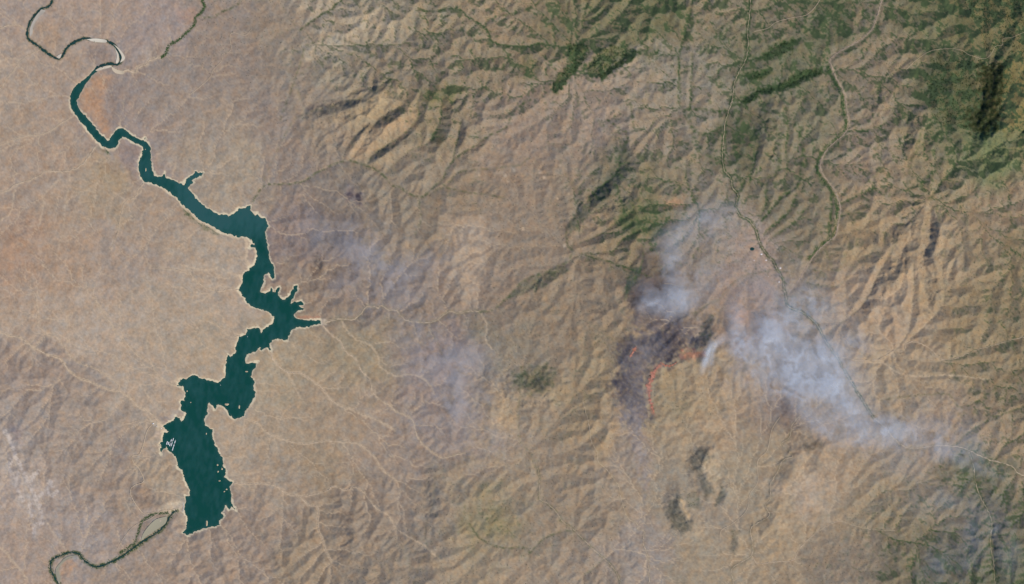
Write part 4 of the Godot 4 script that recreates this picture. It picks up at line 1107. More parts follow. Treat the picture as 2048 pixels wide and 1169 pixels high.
func build_ground() -> void:
	var called := ["hills", "shore", "burned_ground", "hill", "hill"]
	var labels := ["tan and olive desert hills and plains round the reservoir", "pale bathtub ring of bare silt round the reservoir", "purple grey burned slopes beside the smoke", "northern of two dark sided hills at the lower right, with a pale crown", "southern of two dark sided hills at the lower right, with a pale crescent"]
	var look := soil_look()
	var normals := PackedVector3Array()
	normals.resize(N)
	for iy in H:
		for ix in W:
			var a := ground[iy * W + maxi(ix - 1, 0)]
			var b := ground[iy * W + mini(ix + 1, W - 1)]
			var c := ground[maxi(iy - 1, 0) * W + ix]
			var d := ground[mini(iy + 1, H - 1) * W + ix]
			normals[iy * W + ix] = Vector3(a - b, 2.0 * CELL * UNIT, c - d).normalized()
	for n in called.size():
		var number := PackedInt32Array()
		number.resize(N)
		number.fill(-1)
		var at := PackedVector3Array()
		var turned := PackedVector3Array()
		var tint := PackedColorArray()
		var index := PackedInt32Array()
		for iy in H - 1:
			for ix in W - 1:
				var i := iy * W + ix
				if piece[i] != n: continue
				if lake_distance[i] < -25.0 and lake_distance[i + W + 1] < -25.0: continue
				for j in [i, i + 1, i + W, i + W + 1]:
					if number[j] < 0:
						number[j] = at.size()
						at.append(place(X0 + (j % W) * CELL, Y0 + (j / W) * CELL, ground[j]))
						turned.append(normals[j])
						tint.append(Color(red_of[j], green_of[j], blue_of[j]))
				index.append_array([number[i], number[i + 1], number[i + W + 1], number[i], number[i + W + 1], number[i + W]])
		if index.is_empty(): continue
		tag(put(called[n], mesh_of(at, turned, tint, index), look), labels[n], "", "", "structure")
	# the country goes on beyond, out to the horizon
	var rim := PackedInt32Array()
	for ix in W: rim.append(ix)
	for iy in range(1, H): rim.append(iy * W + W - 1)
	for ix in range(W - 2, -1, -1): rim.append((H - 1) * W + ix)
	for iy in range(H - 2, 0, -1): rim.append(iy * W)
	var grown := [1.0, 1.006, 1.014, 1.025, 1.04, 1.06, 1.085, 1.115, 1.15, 1.2, 1.26, 1.34, 1.45, 1.6, 1.9, 2.4, 3.5, 6.0, 14.0]
	var at := PackedVector3Array()
	var tint := PackedColorArray()
	var index := PackedInt32Array()
	var n := rim.size()
	for r in grown.size():
		for k in n:
			var j := rim[k]
			var p := place(X0 + (j % W) * CELL, Y0 + (j / W) * CELL, 0.0) * float(grown[r])
			var t := smooth(0.0, 1.0, minf(1.0, (float(grown[r]) - 1.0) / 0.55))
			p.y = lerpf(ground[j], 330.0, t) + (260.0 * rough_noise.get_noise_2d(p.x * 0.02, p.z * 0.02)) * minf(1.0, r * 0.12)
			at.append(p)
			var shade := 1.0 + 0.3 * rough_noise.get_noise_2d(p.x * 0.05, p.z * 0.05) * t
			t = smooth(0.0, 1.0, minf(1.0, (float(grown[r]) - 1.0) / 0.09))
			var far_tone := base_color(150, 134, 112)
			tint.append(Color(lerpf(red_of[j], far_tone.r, t) * shade, lerpf(green_of[j], far_tone.g, t) * shade, lerpf(blue_of[j], far_tone.b, t) * shade))
			if r > 0:
				var o := (r - 1) * n
				var q := (k + 1) % n
				index.append_array([o + k, o + n + k, o + n + q, o + k, o + n + q, o + q])
	var st := SurfaceTool.new()
	st.create_from_arrays(mesh_of(at, PackedVector3Array(), tint, index).surface_get_arrays(0))
	st.generate_normals()
	tag(put("plain", st.commit(), look), "dry country going on beyond the hills", "", "", "structure")


func mesh_of(at: PackedVector3Array, turned: PackedVector3Array, tint: PackedColorArray, index: PackedInt32Array) -> ArrayMesh:
	var arrays := []
	arrays.resize(Mesh.ARRAY_MAX)
	arrays[Mesh.ARRAY_VERTEX] = at
	if turned.size(): arrays[Mesh.ARRAY_NORMAL] = turned
	if tint.size(): arrays[Mesh.ARRAY_COLOR] = tint
	arrays[Mesh.ARRAY_INDEX] = index
	var m := ArrayMesh.new()
	m.add_surface_from_arrays(Mesh.PRIMITIVE_TRIANGLES, arrays)
	return m


# ---------------------------------------------------------------- water

func build_water() -> void:
	var look := StandardMaterial3D.new()
	look.vertex_color_use_as_albedo = true
	look.roughness = 0.22
	look.metallic_specular = 0.4
	var number := PackedInt32Array()
	number.resize(N)
	number.fill(-1)
	var at := PackedVector3Array()
	var turned := PackedVector3Array()
	var tint := PackedColorArray()
	var index := PackedInt32Array()
	for iy in range(1, H - 2):
		for ix in range(1, W - 2):
			var i := iy * W + ix
			if minf(minf(lake_distance[i], lake_distance[i + 1]), minf(lake_distance[i + W], lake_distance[i + W + 1])) > 2.0: continue
			for j in [i, i + 1, i + W, i + W + 1]:
				if number[j] < 0:
					number[j] = at.size()
					var x: float = X0 + (j % W) * CELL
					var y: float = Y0 + (j / W) * CELL
					at.append(place(x, y, 0.0))
					turned.append(Vector3.UP)
					tint.append(water_color(x, y))
			index.append_array([number[i], number[i + 1], number[i + W + 1], number[i], number[i + W + 1], number[i + W]])
	tag(put("reservoir", mesh_of(at, turned, tint, index), look), "long dark teal reservoir with ragged arms and a pale shore", "", "", "structure")
	# the pond in the valley
	var ring := PackedVector2Array()
	for k in 14:
		ring.append(Vector2(1504.5, 498.5) + Vector2.from_angle(k * TAU / 14.0) * Vector2(4.6, 3.2) * (1.0 + 0.2 * rough_noise.get_noise_2d(k * 30.0, 9.0)))
	tag(put("pond", slab(ring, 3.0), paint(0.012, 0.045, 0.042, 0.2)), "small dark pond by the houses in the smoky valley", "", "", "structure")


func water_color(x: float, y: float) -> Color:
	var bright := smooth(255.0, 300.0, y) * (1.0 - smooth(430.0, 500.0, y))   # glint on the wind-ruffled upper reach, painted as lighter water
	bright *= smooth(330.0, 380.0, x) * 0.8 + 0.35
	var streak := warp_noise.get_noise_2d(x * 7.0 + y * 2.0, y * 3.0) * 0.5 + rough_noise.get_noise_2d(x * 3.0, y * 1.2) * 0.6
	streak += 0.5 * warp_noise.get_noise_2d(x * 1.2 + 70.0, y * 1.2)
	var c := Color(0.007, 0.053, 0.039).lerp(Color(0.024, 0.086, 0.078), clampf(bright * 0.85 + 0.65 * streak + 0.10, 0.0, 1.0))
	return c.lerp(Color(0.035, 0.085, 0.062), 0.0 if lake_distance[index_at(x, y)] < -5.0 else 0.4 * smooth(-5.0, 0.0, lake_distance[index_at(x, y)]))


func slab(ring: PackedVector2Array, lift: float, top := -1.0) -> ArrayMesh:   # a thin draped disc
	var st := SurfaceTool.new()
	st.begin(Mesh.PRIMITIVE_TRIANGLES)
	var mid := Vector2.ZERO
	for q in ring: mid += q / ring.size()
	for k in ring.size():
		for q in [mid, ring[k], ring[(k + 1) % ring.size()]]:
			st.set_normal(Vector3.UP)
			st.add_vertex(place(q.x, q.y, (highest_near(q.x, q.y) if top < 0.0 else top) + lift))
	return st.commit()


func build_ribbons() -> void:
	var looks := {"sand": soil_look(), "road": soil_look(), "gravel": soil_look(), "river": StandardMaterial3D.new()}
	looks.river.vertex_color_use_as_albedo = true
	looks.river.roughness = 0.25
	var tones := {"sand": base_color(190, 172, 150), "road": base_color(196, 178, 154), "gravel": base_color(170, 152, 138), "river": Color(0.014, 0.042, 0.030)}
	for o in ribbons:
		var line: PackedVector2Array = o.line
		var at := PackedVector3Array()
		var turned := PackedVector3Array()
		var tint := PackedColorArray()
		var index := PackedInt32Array()
		var n := line.size()
		var lift := 5.0
		for k in n:
			var along := (line[mini(k + 1, n - 1)] - line[maxi(k - 1, 0)]).normalized()
			var across := along.orthogonal()
			var q := line[k]
			var wide: float = lerpf(o.wide, o.narrow, float(k) / n) * (0.5 if o.look == "river" else 0.36)
			if o.look != "road":
				wide *= clampf(0.85 + 1.3 * rough_noise.get_noise_2d(q.x * 5.0 + 40.0, q.y * 5.0), 0.3 if o.look == "sand" else 0.6, 1.7)
			var tone: Color = tones[o.look] * (1.0 + 0.25 * rough_noise.get_noise_2d(q.x * 3.0, q.y * 3.0))
			for side in [-1.0, 0.0, 1.0]:
				var s: Vector2 = q + across * wide * side
				at.append(place(s.x, s.y, maxf(highest_near(s.x, s.y), height_at(q.x, q.y)) + lift))
				turned.append(Vector3.UP)
				tint.append(tone)
			if k > 0:
				var a := (k - 1) * 3
				for c in 2:
					index.append_array([a + c, a + c + 1, a + c + 4, a + c, a + c + 4, a + c + 3])
		tag(put(o.called, mesh_of(at, turned, tint, index), looks[o.look]), o.label, "", "", "structure")
	var bar_look := soil_look()
	for o in [
		[[82,19, 70,34, 60,55, 59,72, 64,68, 66,52, 76,36, 90,22], [176,170,160], "long grey gravel bar along the river near the top left corner"],
		[[172,79, 190,84, 211,85, 211,80, 190,77], [206,200,186], "bright white sandbar on the straight top reach of the river's big loop"],
		[[226,88, 236,96, 246,108, 249,118, 240,125, 243,114, 236,100], [206,198,182], "white sandbar on the outer bank of the river's big loop"],
		[[228,94, 237,110, 236,125, 231,126, 233,110], [206,198,182], "white sandbar on the inner bank of the river's big loop"],
		[[190,141, 200,135, 219,131, 222,134, 204,139, 194,142], [204,194,176], "pale sandbar at the head of the reservoir"],
		[[334,1033, 318,1037, 309,1041, 296,1054, 286,1068, 282,1082, 292,1074, 303,1066, 318,1057, 331,1047], [162,158,138], "broad pale gravel flat between two green strands below the dam"],
		[[150,1112, 138,1113, 128,1118, 116,1131, 111,1140, 112,1154, 118,1169, 120,1155, 117,1141, 122,1130, 134,1120], [158,154,138], "curved grey gravel bar inside the river bend at the bottom left"],
		[[222,133, 232,139, 247,143, 245,148, 232,147, 224,140], [202,188,166], "pale sand delta where the eastern wash meets the river"],
		[[112,113, 122,108, 120,116, 116,117], [196,188,174], "small pale sandbar in the tight lower bend of the river"]]:
		var p := curved(points(o[0] + [o[0][0], o[0][1]]), 1.5)
		p.remove_at(p.size() - 1)
		var cut := Geometry2D.triangulate_polygon(p)
		var st := SurfaceTool.new()
		st.begin(Mesh.PRIMITIVE_TRIANGLES)
		for k in range(0, cut.size(), 3):
			var t := [p[cut[k]], p[cut[k + 1]], p[cut[k + 2]]]
			if (t[1] - t[0]).cross(t[2] - t[0]) < 0.0: t.reverse()
			for q in t:
				st.set_normal(Vector3.UP)
				st.set_color(base_color(o[1][0], o[1][1], o[1][2]) * (0.95 + 0.3 * fine_noise.get_noise_2d(q.x * 3.0, q.y * 3.0)))
				st.add_vertex(place(q.x, q.y, highest_near(q.x, q.y) + 6.5))
		tag(put("sandbar", st.commit(), bar_look), o[2], "", "", "structure")
	# red lines of fire retardant lie on the ground as they fell
	var red := soil_look()
	for o in [["bright red line of fire retardant curving along the foot of the burned slope", [1319.7,725, 1328,730, 1337,732.6, 1346,730, 1354,725], 3.0, 2.2], ["broad orange red streak of fire retardant running south from the burned slope", [1321,729, 1309,744, 1299,768, 1298.5,788, 1302.6,809.5, 1310,830], 6.5, 2.4], ["short orange streak of fire retardant on the western burned slope", [1273,693, 1266,704.8, 1260,714], 3.8, 3.0]]:
		var line := curved(points(o[1]), 1.0, 1.0)
		var st := SurfaceTool.new()
		st.begin(Mesh.PRIMITIVE_TRIANGLES)
		var rows := []
		for k in line.size():
			var across := (line[mini(k + 1, line.size() - 1)] - line[maxi(k - 1, 0)]).normalized().orthogonal()
			var t := float(k) / line.size()
			var wide: float = lerpf(o[2], o[3], t) * 0.5 * (0.35 + minf(1.0, 6.0 * t * (1.0 - t))) * clampf(0.75 + 1.5 * rough_noise.get_noise_2d(line[k].x * 7.0, line[k].y * 7.0), 0.5, 1.7)
			var left := wide * clampf(1.0 + 1.6 * fine_noise.get_noise_2d(line[k].x * 2.0, line[k].y * 2.0), 0.1, 2.0)
			var right := wide * clampf(1.0 + 1.6 * fine_noise.get_noise_2d(line[k].y * 2.0 + 50.0, line[k].x * 2.0), 0.1, 2.0)
			rows.append([line[k] - across * left, line[k], line[k] + across * right])
		for k in rows.size() - 1:
			for c in 2:
				for e in [[0, 0], [0, 1], [1, 1], [0, 0], [1, 1], [1, 0]]:
					var q: Vector2 = rows[k + e[0]][c + e[1]]
					st.set_color(base_color(174, 120, 102) * (1.0 + 0.7 * rough_noise.get_noise_2d(q.x * 8.0, q.y * 8.0)))
					st.set_normal(Vector3.UP)
					st.add_vertex(place(q.x, q.y, highest_near(q.x, q.y) + 5.0))
		tag(put("retardant_line", st.commit(), red), o[0], "", "", "structure")


func build_islets() -> void:
	var look := soil_look()
	var luck := RandomNumberGenerator.new()
	luck.seed = 91
	var rows := [
		["slim white islet in the upper bend of the reservoir", 290.8, 339.8, 1.7, 5.0], ["tiny pale islet in the reservoir north of the slim white islet", 290, 299, 1.2, 1.4],
		["round sandy islet left of the ragged peninsula at the narrows", 524, 583, 5.0, 4.0], ["sandy islet right of the ragged peninsula at the narrows", 549, 582, 2.6, 4.0],
		["small pale islet hugging the eastern shore above the wide basin", 492.3, 743.6, 4.0, 1.8], ["small pale islet by the west shore below the western lake tip", 373.5, 782.8, 2.0, 2.2],
		["lone tiny pale islet where the wide basin narrows", 380.7, 805.7, 1.6, 1.4], ["ragged pale islet close to the peninsula south of the wide basin", 453, 809.5, 6.0, 2.8],
		["oval pale islet in the triangular bay", 477.9, 814.6, 2.4, 4.6], ["slender pale islet off the east shore abreast of the marina", 412, 868, 1.4, 2.8],
		["northernmost of the round pale islets by the long east shore", 434.4, 930.6, 2.4, 2.4], ["round pale islet nearest the long east shore", 443.5, 938.5, 2.2, 3.0],
		["round pale islet just below the northernmost one by the east shore", 435.4, 944, 2.4, 2.2], ["wide pale islet by the east shore north of the eastern inlet", 438.5, 962.4, 3.0, 1.8],
		["pale islet close to the east shore south of the eastern inlet", 452.5, 979.5, 2.4, 2.2], ["pale islet farther out south of the eastern inlet", 448, 984, 2.2, 1.8],
		["upright pale islet off the southern shore of the reservoir", 413, 1047, 2.6, 8.0]]
	for o in rows:
		var st := SurfaceTool.new()
		st.begin(Mesh.PRIMITIVE_TRIANGLES)
		var rings := []
		for r in 4:
			var ring := []
			for k in 16:
				var a := k * TAU / 16.0
				var s: float = (1.0 - 0.3 * r) * 0.85 * (1.0 + 0.45 * rough_noise.get_noise_2d(o[1] * 3.0 + cos(a) * 40.0, o[2] * 3.0 + sin(a) * 40.0))
				ring.append(place(o[1] + cos(a) * o[3] * s, o[2] + sin(a) * o[4] * s, [-4.0, 2.5, 6.0, 8.0][r] + luck.randf_range(-0.6, 0.6)))
			rings.append(ring)
		var core := base_color(172, 152, 124)
		var rim := base_color(198, 186, 158)
		var top: Vector3 = place(o[1], o[2], 9.0)
		for r in 4:
			for k in 16:
				var quad: Array = [rings[r][k], rings[r][(k + 1) % 16], rings[r + 1][(k + 1) % 16] if r < 3 else top, rings[r + 1][k] if r < 3 else top]
				for c in [0, 1, 2, 0, 2, 3]:
					st.set_color(rim.lerp(core, clampf((r - 0.5 + (1.0 if c >= 2 else 0.0)) / 2.5, 0.0, 1.0) * (0.9 if o[3] > 2.5 else 0.4)))
					st.add_vertex(quad[c])
		st.generate_normals()
		tag(put("islet", st.commit(), look), o[0], "", "", "structure")


# ---------------------------------------------------------------- plants

func crown_mesh(luck: RandomNumberGenerator) -> ArrayMesh:
	var st := SurfaceTool.new()
	st.begin(Mesh.PRIMITIVE_TRIANGLES)
	var rows := [[0.0, 0.55], [0.35, 1.0], [0.75, 0.72]]
	var rings := []
	for r in rows:
		var ring := []
		for k in 6:
			var a := (k + 0.5 * rings.size()) * TAU / 6.0
			var s: float = r[1] * luck.randf_range(0.7, 1.2)
			ring.append(Vector3(cos(a) * s, r[0] + luck.randf_range(-0.1, 0.1), sin(a) * s))
		rings.append(ring)
	var top := Vector3(luck.randf_range(-0.2, 0.2), 1.05, luck.randf_range(-0.2, 0.2))
	for r in 3:
		for k in 6:
			var a: Vector3 = rings[r][k]
			var b: Vector3 = rings[r][(k + 1) % 6]
			if r < 2:
				var c: Vector3 = rings[r + 1][k]
				var d: Vector3 = rings[r + 1][(k + 1) % 6]
				for v in [a, b, d, a, d, c]: st.add_vertex(v)
			else:
				for v in [a, b, top]: st.add_vertex(v)
	st.generate_normals()
	return st.commit()


func scatter(called: String, label: String, at: PackedVector3Array, low: float, high: float, tone: Color, other: Color, seed_number: int) -> void:
	var luck := RandomNumberGenerator.new()
	luck.seed = seed_number
	var look := StandardMaterial3D.new()
	look.vertex_color_use_as_albedo = true
	look.roughness = 0.95
	look.metallic_specular = 0.1
	var many := MultiMesh.new()
	many.transform_format = MultiMesh.TRANSFORM_3D
	many.use_colors = true
	many.mesh = crown_mesh(luck)
	many.instance_count = at.size()
	for k in at.size():
		var s := luck.randf_range(low, high)
		var turned := Basis(Vector3.UP, luck.randf() * TAU).scaled(Vector3(s, s * luck.randf_range(0.5, 0.9), s * luck.randf_range(0.8, 1.2)))
		many.set_instance_transform(k, Transform3D(turned, at[k] - Vector3(0, 0.3, 0)))
		many.set_instance_color(k, tone.lerp(other, luck.randf()))
	var o := MultiMeshInstance3D.new()
	o.name = numbered(called)
	o.multimesh = many
	o.material_override = look
	add_child(o)
	tag(o, label, "trees" if called.contains("tree") else "shrubs", "", "stuff")


func build_plants() -> void:
	var luck := RandomNumberGenerator.new()
	luck.seed = 404
	var count := 0
	for b in belts:
		var line: PackedVector2Array = b.line
		var at := PackedVector3Array()
		while at.size() < b.count:
			var k := luck.randi() % (line.size() - 1)
			var across := (line[k + 1] - line[k]).normalized().orthogonal()
			var side: float = luck.randfn(0.0, 0.55) * b.half
			if absf(side) < b.gap: side += signf(side) * b.gap
			var q := line[k].lerp(line[k + 1], luck.randf()) + across * side
			if rough_noise.get_noise_2d(q.x * 4.0, q.y * 4.0) < luck.randf_range(-0.4, 0.15): 
				if luck.randf() < 0.8: continue
			if lake_distance[index_at(q.x, q.y)] < 1.0: 
				continue
			at.append(place(q.x, q.y, height_at(q.x, q.y)))
		count += 1
		scatter(b.called, b.label, at, 5.0, 10.0, Color(0.032, 0.075, 0.026), Color(0.085, 0.135, 0.055), 1000 + count)
	# woods of the north-east, and scrub on the hills
	var woods := PackedVector3Array()
	var scrub := PackedVector3Array()
	for k in 900000:
		var x := luck.randf_range(-40.0, 2088.0)
		var y := luck.randf_range(-40.0, 1209.0)
		var i := index_at(x, y)
		var s := shrubs[i]
		if s < 0.06 or lake_distance[i] < 4.0: continue
		var clump := 0.5 + 1.1 * rough_noise.get_noise_2d(x * 5.0, y * 5.0 + 700.0) + 0.25 * smooth(2.5, 6.0, log(maxf(flow[i], 1.0)))
		if luck.randf() > (s * clump * 0.9 if s < 0.94 else 1.0): continue
		if s > 0.62:
			woods.append(place(x, y, height_at(x, y)))
		else:
			scrub.append(place(x, y, height_at(x, y)))
	scatter("forest_trees", "dark forest on the mountain and shaded slopes at the upper right", woods, 5.5, 10.0, Color(0.022, 0.036, 0.014), Color(0.045, 0.06, 0.025), 77)
	scatter("scrub", "olive scrub dotting the hills", scrub, 3.5, 7.5, Color(0.048, 0.066, 0.034), Color(0.085, 0.10, 0.058), 78)


# ---------------------------------------------------------------- things people built

func box(st: SurfaceTool, middle: Vector3, size: Vector3, turned := Basis()) -> void:
	for f in [[Vector3.RIGHT, Vector3.UP, Vector3.BACK], [Vector3.LEFT, Vector3.UP, Vector3.FORWARD], [Vector3.UP, Vector3.BACK, Vector3.RIGHT], [Vector3.DOWN, Vector3.FORWARD, Vector3.RIGHT], [Vector3.BACK, Vector3.UP, Vector3.LEFT], [Vector3.FORWARD, Vector3.UP, Vector3.RIGHT]]:
		var out: Vector3 = f[0]
		var a: Vector3 = f[1]
		var b := out.cross(a)
		st.set_normal(turned * out)
		for e in [[-1, -1], [-1, 1], [1, 1], [-1, -1], [1, 1], [1, -1]]:
			st.add_vertex(middle + turned * ((out + a * e[0] + b * e[1]) * size * 0.5))


func box_mesh(size: Vector3, lift := 0.0) -> ArrayMesh:
	var st := SurfaceTool.new()
	st.begin(Mesh.PRIMITIVE_TRIANGLES)
	box(st, Vector3(0, lift, 0), size)
	return st.commit()


func build_dam() -> void:
	# a row of sloping concrete arches between buttresses, across the canyon at the foot of the lake
	var concrete := paint(0.46, 0.45, 0.41, 0.85)
	var shade := paint(0.36, 0.35, 0.32, 0.85)
	var t := thing("dam", place(367.0, 1014.5, 0.0), 0.0)
	tag(t, "pale concrete dam of curved arches at the lake's south western end", "dam")
	var span := 22.0
	for k in 10:
		var z := (k - 4.5) * span
		var bow := 10.0 - 22.0 * pow((k - 4.5) / 5.0, 2.0)
		var st := SurfaceTool.new()
		st.begin(Mesh.PRIMITIVE_TRIANGLES)
		for j in 8:
			var quad := []
			for e in [[j, 0], [j + 1, 0], [j + 1, 1], [j, 1]]:
				var a: float = PI * e[0] / 8.0
				quad.append(Vector3(bow + sin(a) * 9.0 + (-16.0 if e[1] else 12.0), 6.0 if e[1] else -30.0, z - cos(a) * span * 0.5))
			for c in [0, 1, 2, 0, 2, 3]: st.add_vertex(quad[c])
		st.generate_normals()
		put("arch", st.commit(), concrete, t)
		if k < 9:
			var b := put("buttress", box_mesh(Vector3(34.0, 34.0, 3.0)), shade, t)
			b.position = Vector3(bow - 22.0, -8.0, z + span * 0.5)
	var st := SurfaceTool.new()
	st.begin(Mesh.PRIMITIVE_TRIANGLES)
	for k in 10:
		var bow := 10.0 - 22.0 * pow((k - 4.5) / 5.0, 2.0)
		box(st, Vector3(bow - 13.0, 7.4, (k - 4.5) * span), Vector3(9.0, 2.4, span))
	put("crest", st.commit(), concrete, t)


func build_marina() -> void:
	# covered floating docks: a walkway with roofed berths on both sides
	var roof := paint(0.66, 0.67, 0.66, 0.5)
	var deck := paint(0.50, 0.48, 0.44, 0.85)
	var hull := paint(0.80, 0.80, 0.78, 0.35)
	var rows := [
		["outermost long floating dock of the marina, farthest out in the lake", 347.2, 891.5, 240.0, [[-0.30, 0.22], [0.02, 0.2], [0.3, 0.3]], 7.0],
		["long floating dock just inside the outermost one at the marina", 343.9, 885.5, 190.0, [[-0.30, 0.3], [0.2, 0.4]], 6.5],
		["middle floating dock of the marina with two white roofs", 340.4, 886.0, 150.0, [[-0.3, 0.3], [0.3, 0.36]], 7.0],
		["shorter floating dock near the marina's inner end", 336.4, 887.5, 66.0, [[0.0, 0.9]], 8.0],
		["bright stubby roofed dock closest to the marina shore", 333.4, 886.6, 72.0, [[0.0, 0.9]], 8.0]]
	var lean := 0.31
	for o in rows:
		var t := thing("floating_dock", place(o[1], o[2], 0.0), lean - PI)
		t.rotation.y = -lean
		tag(t, o[0], "dock", "covered docks of the marina")
		var walk := put("walkway", box_mesh(Vector3(3.0, 1.2, o[3]), 0.9), deck, t)
		for r in o[4]:
			var length: float = o[3] * r[1]
			var st := SurfaceTool.new()
			st.begin(Mesh.PRIMITIVE_TRIANGLES)
			var half: float = o[5]
			var a := [Vector3(-half, 5.0, -length * 0.5), Vector3(0, 6.6, -length * 0.5), Vector3(half, 5.0, -length * 0.5), Vector3(-half, 5.0, length * 0.5), Vector3(0, 6.6, length * 0.5), Vector3(half, 5.0, length * 0.5)]
			for c in [0, 1, 4, 0, 4, 3, 1, 2, 5, 1, 5, 4]: st.add_vertex(a[c])
			st.generate_normals()
			var cover := put("roof", st.commit(), roof, t)
			cover.position = Vector3(0, 0, o[3] * r[0])
			var n := int(length / 9.0)
			for k in n:
				for side in [-1.0, 1.0]:
					var berth := put("finger", box_mesh(Vector3(half - 1.5, 0.8, 1.0), 0.8), deck, t)
					berth.position = Vector3(side * (half + 1.5) * 0.5, 0, o[3] * r[0] - length * 0.5 + (k + 0.5) * 9.0)
	# boats out on the water
	for o in [["lone white boat in the wooded bay at the narrows", 494.4, 673.8, 0.4], ["tiny white boat crossing the wide basin", 440.3, 770.6, 1.1]]:
		var t := thing("motor_boat", place(o[1], o[2], 0.0), o[3])
		tag(t, o[0], "boat")
		var st := SurfaceTool.new()
		st.begin(Mesh.PRIMITIVE_TRIANGLES)
		var rim := [Vector3(-2.6, 1.6, 9.0), Vector3(2.6, 1.6, 9.0), Vector3(3.0, 1.8, 1.0), Vector3(1.9, 2.1, -6.0), Vector3(0, 2.4, -10.0), Vector3(-1.9, 2.1, -6.0), Vector3(-3.0, 1.8, 1.0)]
		for k in 7:
			var a: Vector3 = rim[k]
			var b: Vector3 = rim[(k + 1) % 7]
			for v in [Vector3(0, 1.4, 0), a, b, a, Vector3(a.x * 0.7, -0.6, a.z * 0.9), b, b, Vector3(a.x * 0.7, -0.6, a.z * 0.9), Vector3(b.x * 0.7, -0.6, b.z * 0.9)]: st.add_vertex(v)
		st.generate_normals()
		put("hull", st.commit(), hull, t)
		var cabin := put("cabin", box_mesh(Vector3(3.4, 1.6, 5.0), 2.6), roof, t)
		cabin.position = Vector3(0, 0, 1.0)


func build_houses() -> void:
	var wall := paint(0.52, 0.47, 0.40)
	var white := paint(0.80, 0.78, 0.74, 0.5)
	var tan_roof := paint(0.55, 0.46, 0.38, 0.8)
	var rows := [
		["long white roofed shed on the river's west bank below the pond", 1523.3, 509.0, 34.0, 18.0, 0.3, true], ["pale yellow roofed house west of the long white shed", 1508.5, 521.5, 24.0, 20.0, 0.0, false],
		["white roofed house beside the river south of the long shed", 1532.5, 521.0, 22.0, 18.0, 0.7, true], ["small pale house farthest west in the valley settlement", 1497.5, 532.5, 18.0, 14.0, 0.2, false],
		["bright white roofed house alone on the river's east bank", 1561.0, 536.8, 28.0, 20.0, 0.5, true], ["pink roofed house near the southern end of the settlement", 1537.0, 553.5, 22.0, 16.0, 0.1, false],
		["cream roofed house at the southern tip of the settlement", 1558.5, 564.5, 26.0, 18.0, 0.9, true],
		["white roofed building above the shore north west of the docks", 306.0, 848.0, 30.0, 16.0, 0.4, true], ["low tan building on the pale flat between road and docks", 313.0, 853.5, 24.0, 14.0, 0.5, false], ["small white roofed hut at the end of the marina point", 322.0, 857.5, 16.0, 12.0, 0.6, true]]
	for o in rows:
		var t := thing("house", place(o[1], o[2], highest_near(o[1], o[2])), o[5])
		tag(t, o[0], "house")
		put("wall", box_mesh(Vector3(o[3], 7.0, o[4]), 2.0), wall, t)
		var st := SurfaceTool.new()
		st.begin(Mesh.PRIMITIVE_TRIANGLES)
		var x: float = o[3] * 0.54
		var z: float = o[4] * 0.56
		var a := [Vector3(-x, 5.3, -z), Vector3(x, 5.3, -z), Vector3(x, 8.2, 0), Vector3(-x, 8.2, 0), Vector3(-x, 5.3, z), Vector3(x, 5.3, z)]
		for c in [0, 1, 2, 0, 2, 3, 3, 2, 5, 3, 5, 4, 0, 3, 4, 1, 5, 2]: st.add_vertex(a[c])
		st.generate_normals()
		put("roof", st.commit(), white if o[6] else tan_roof, t)
		for side in [-1.0, 1.0]:
			var door := put("door", box_mesh(Vector3(3.0, 3.6, 0.3), 1.8), tan_roof, t)
			door.position = Vector3(o[3] * 0.2 * side, 0.0, (o[4] * 0.5 + 0.2) * side)


# ---------------------------------------------------------------- smoke

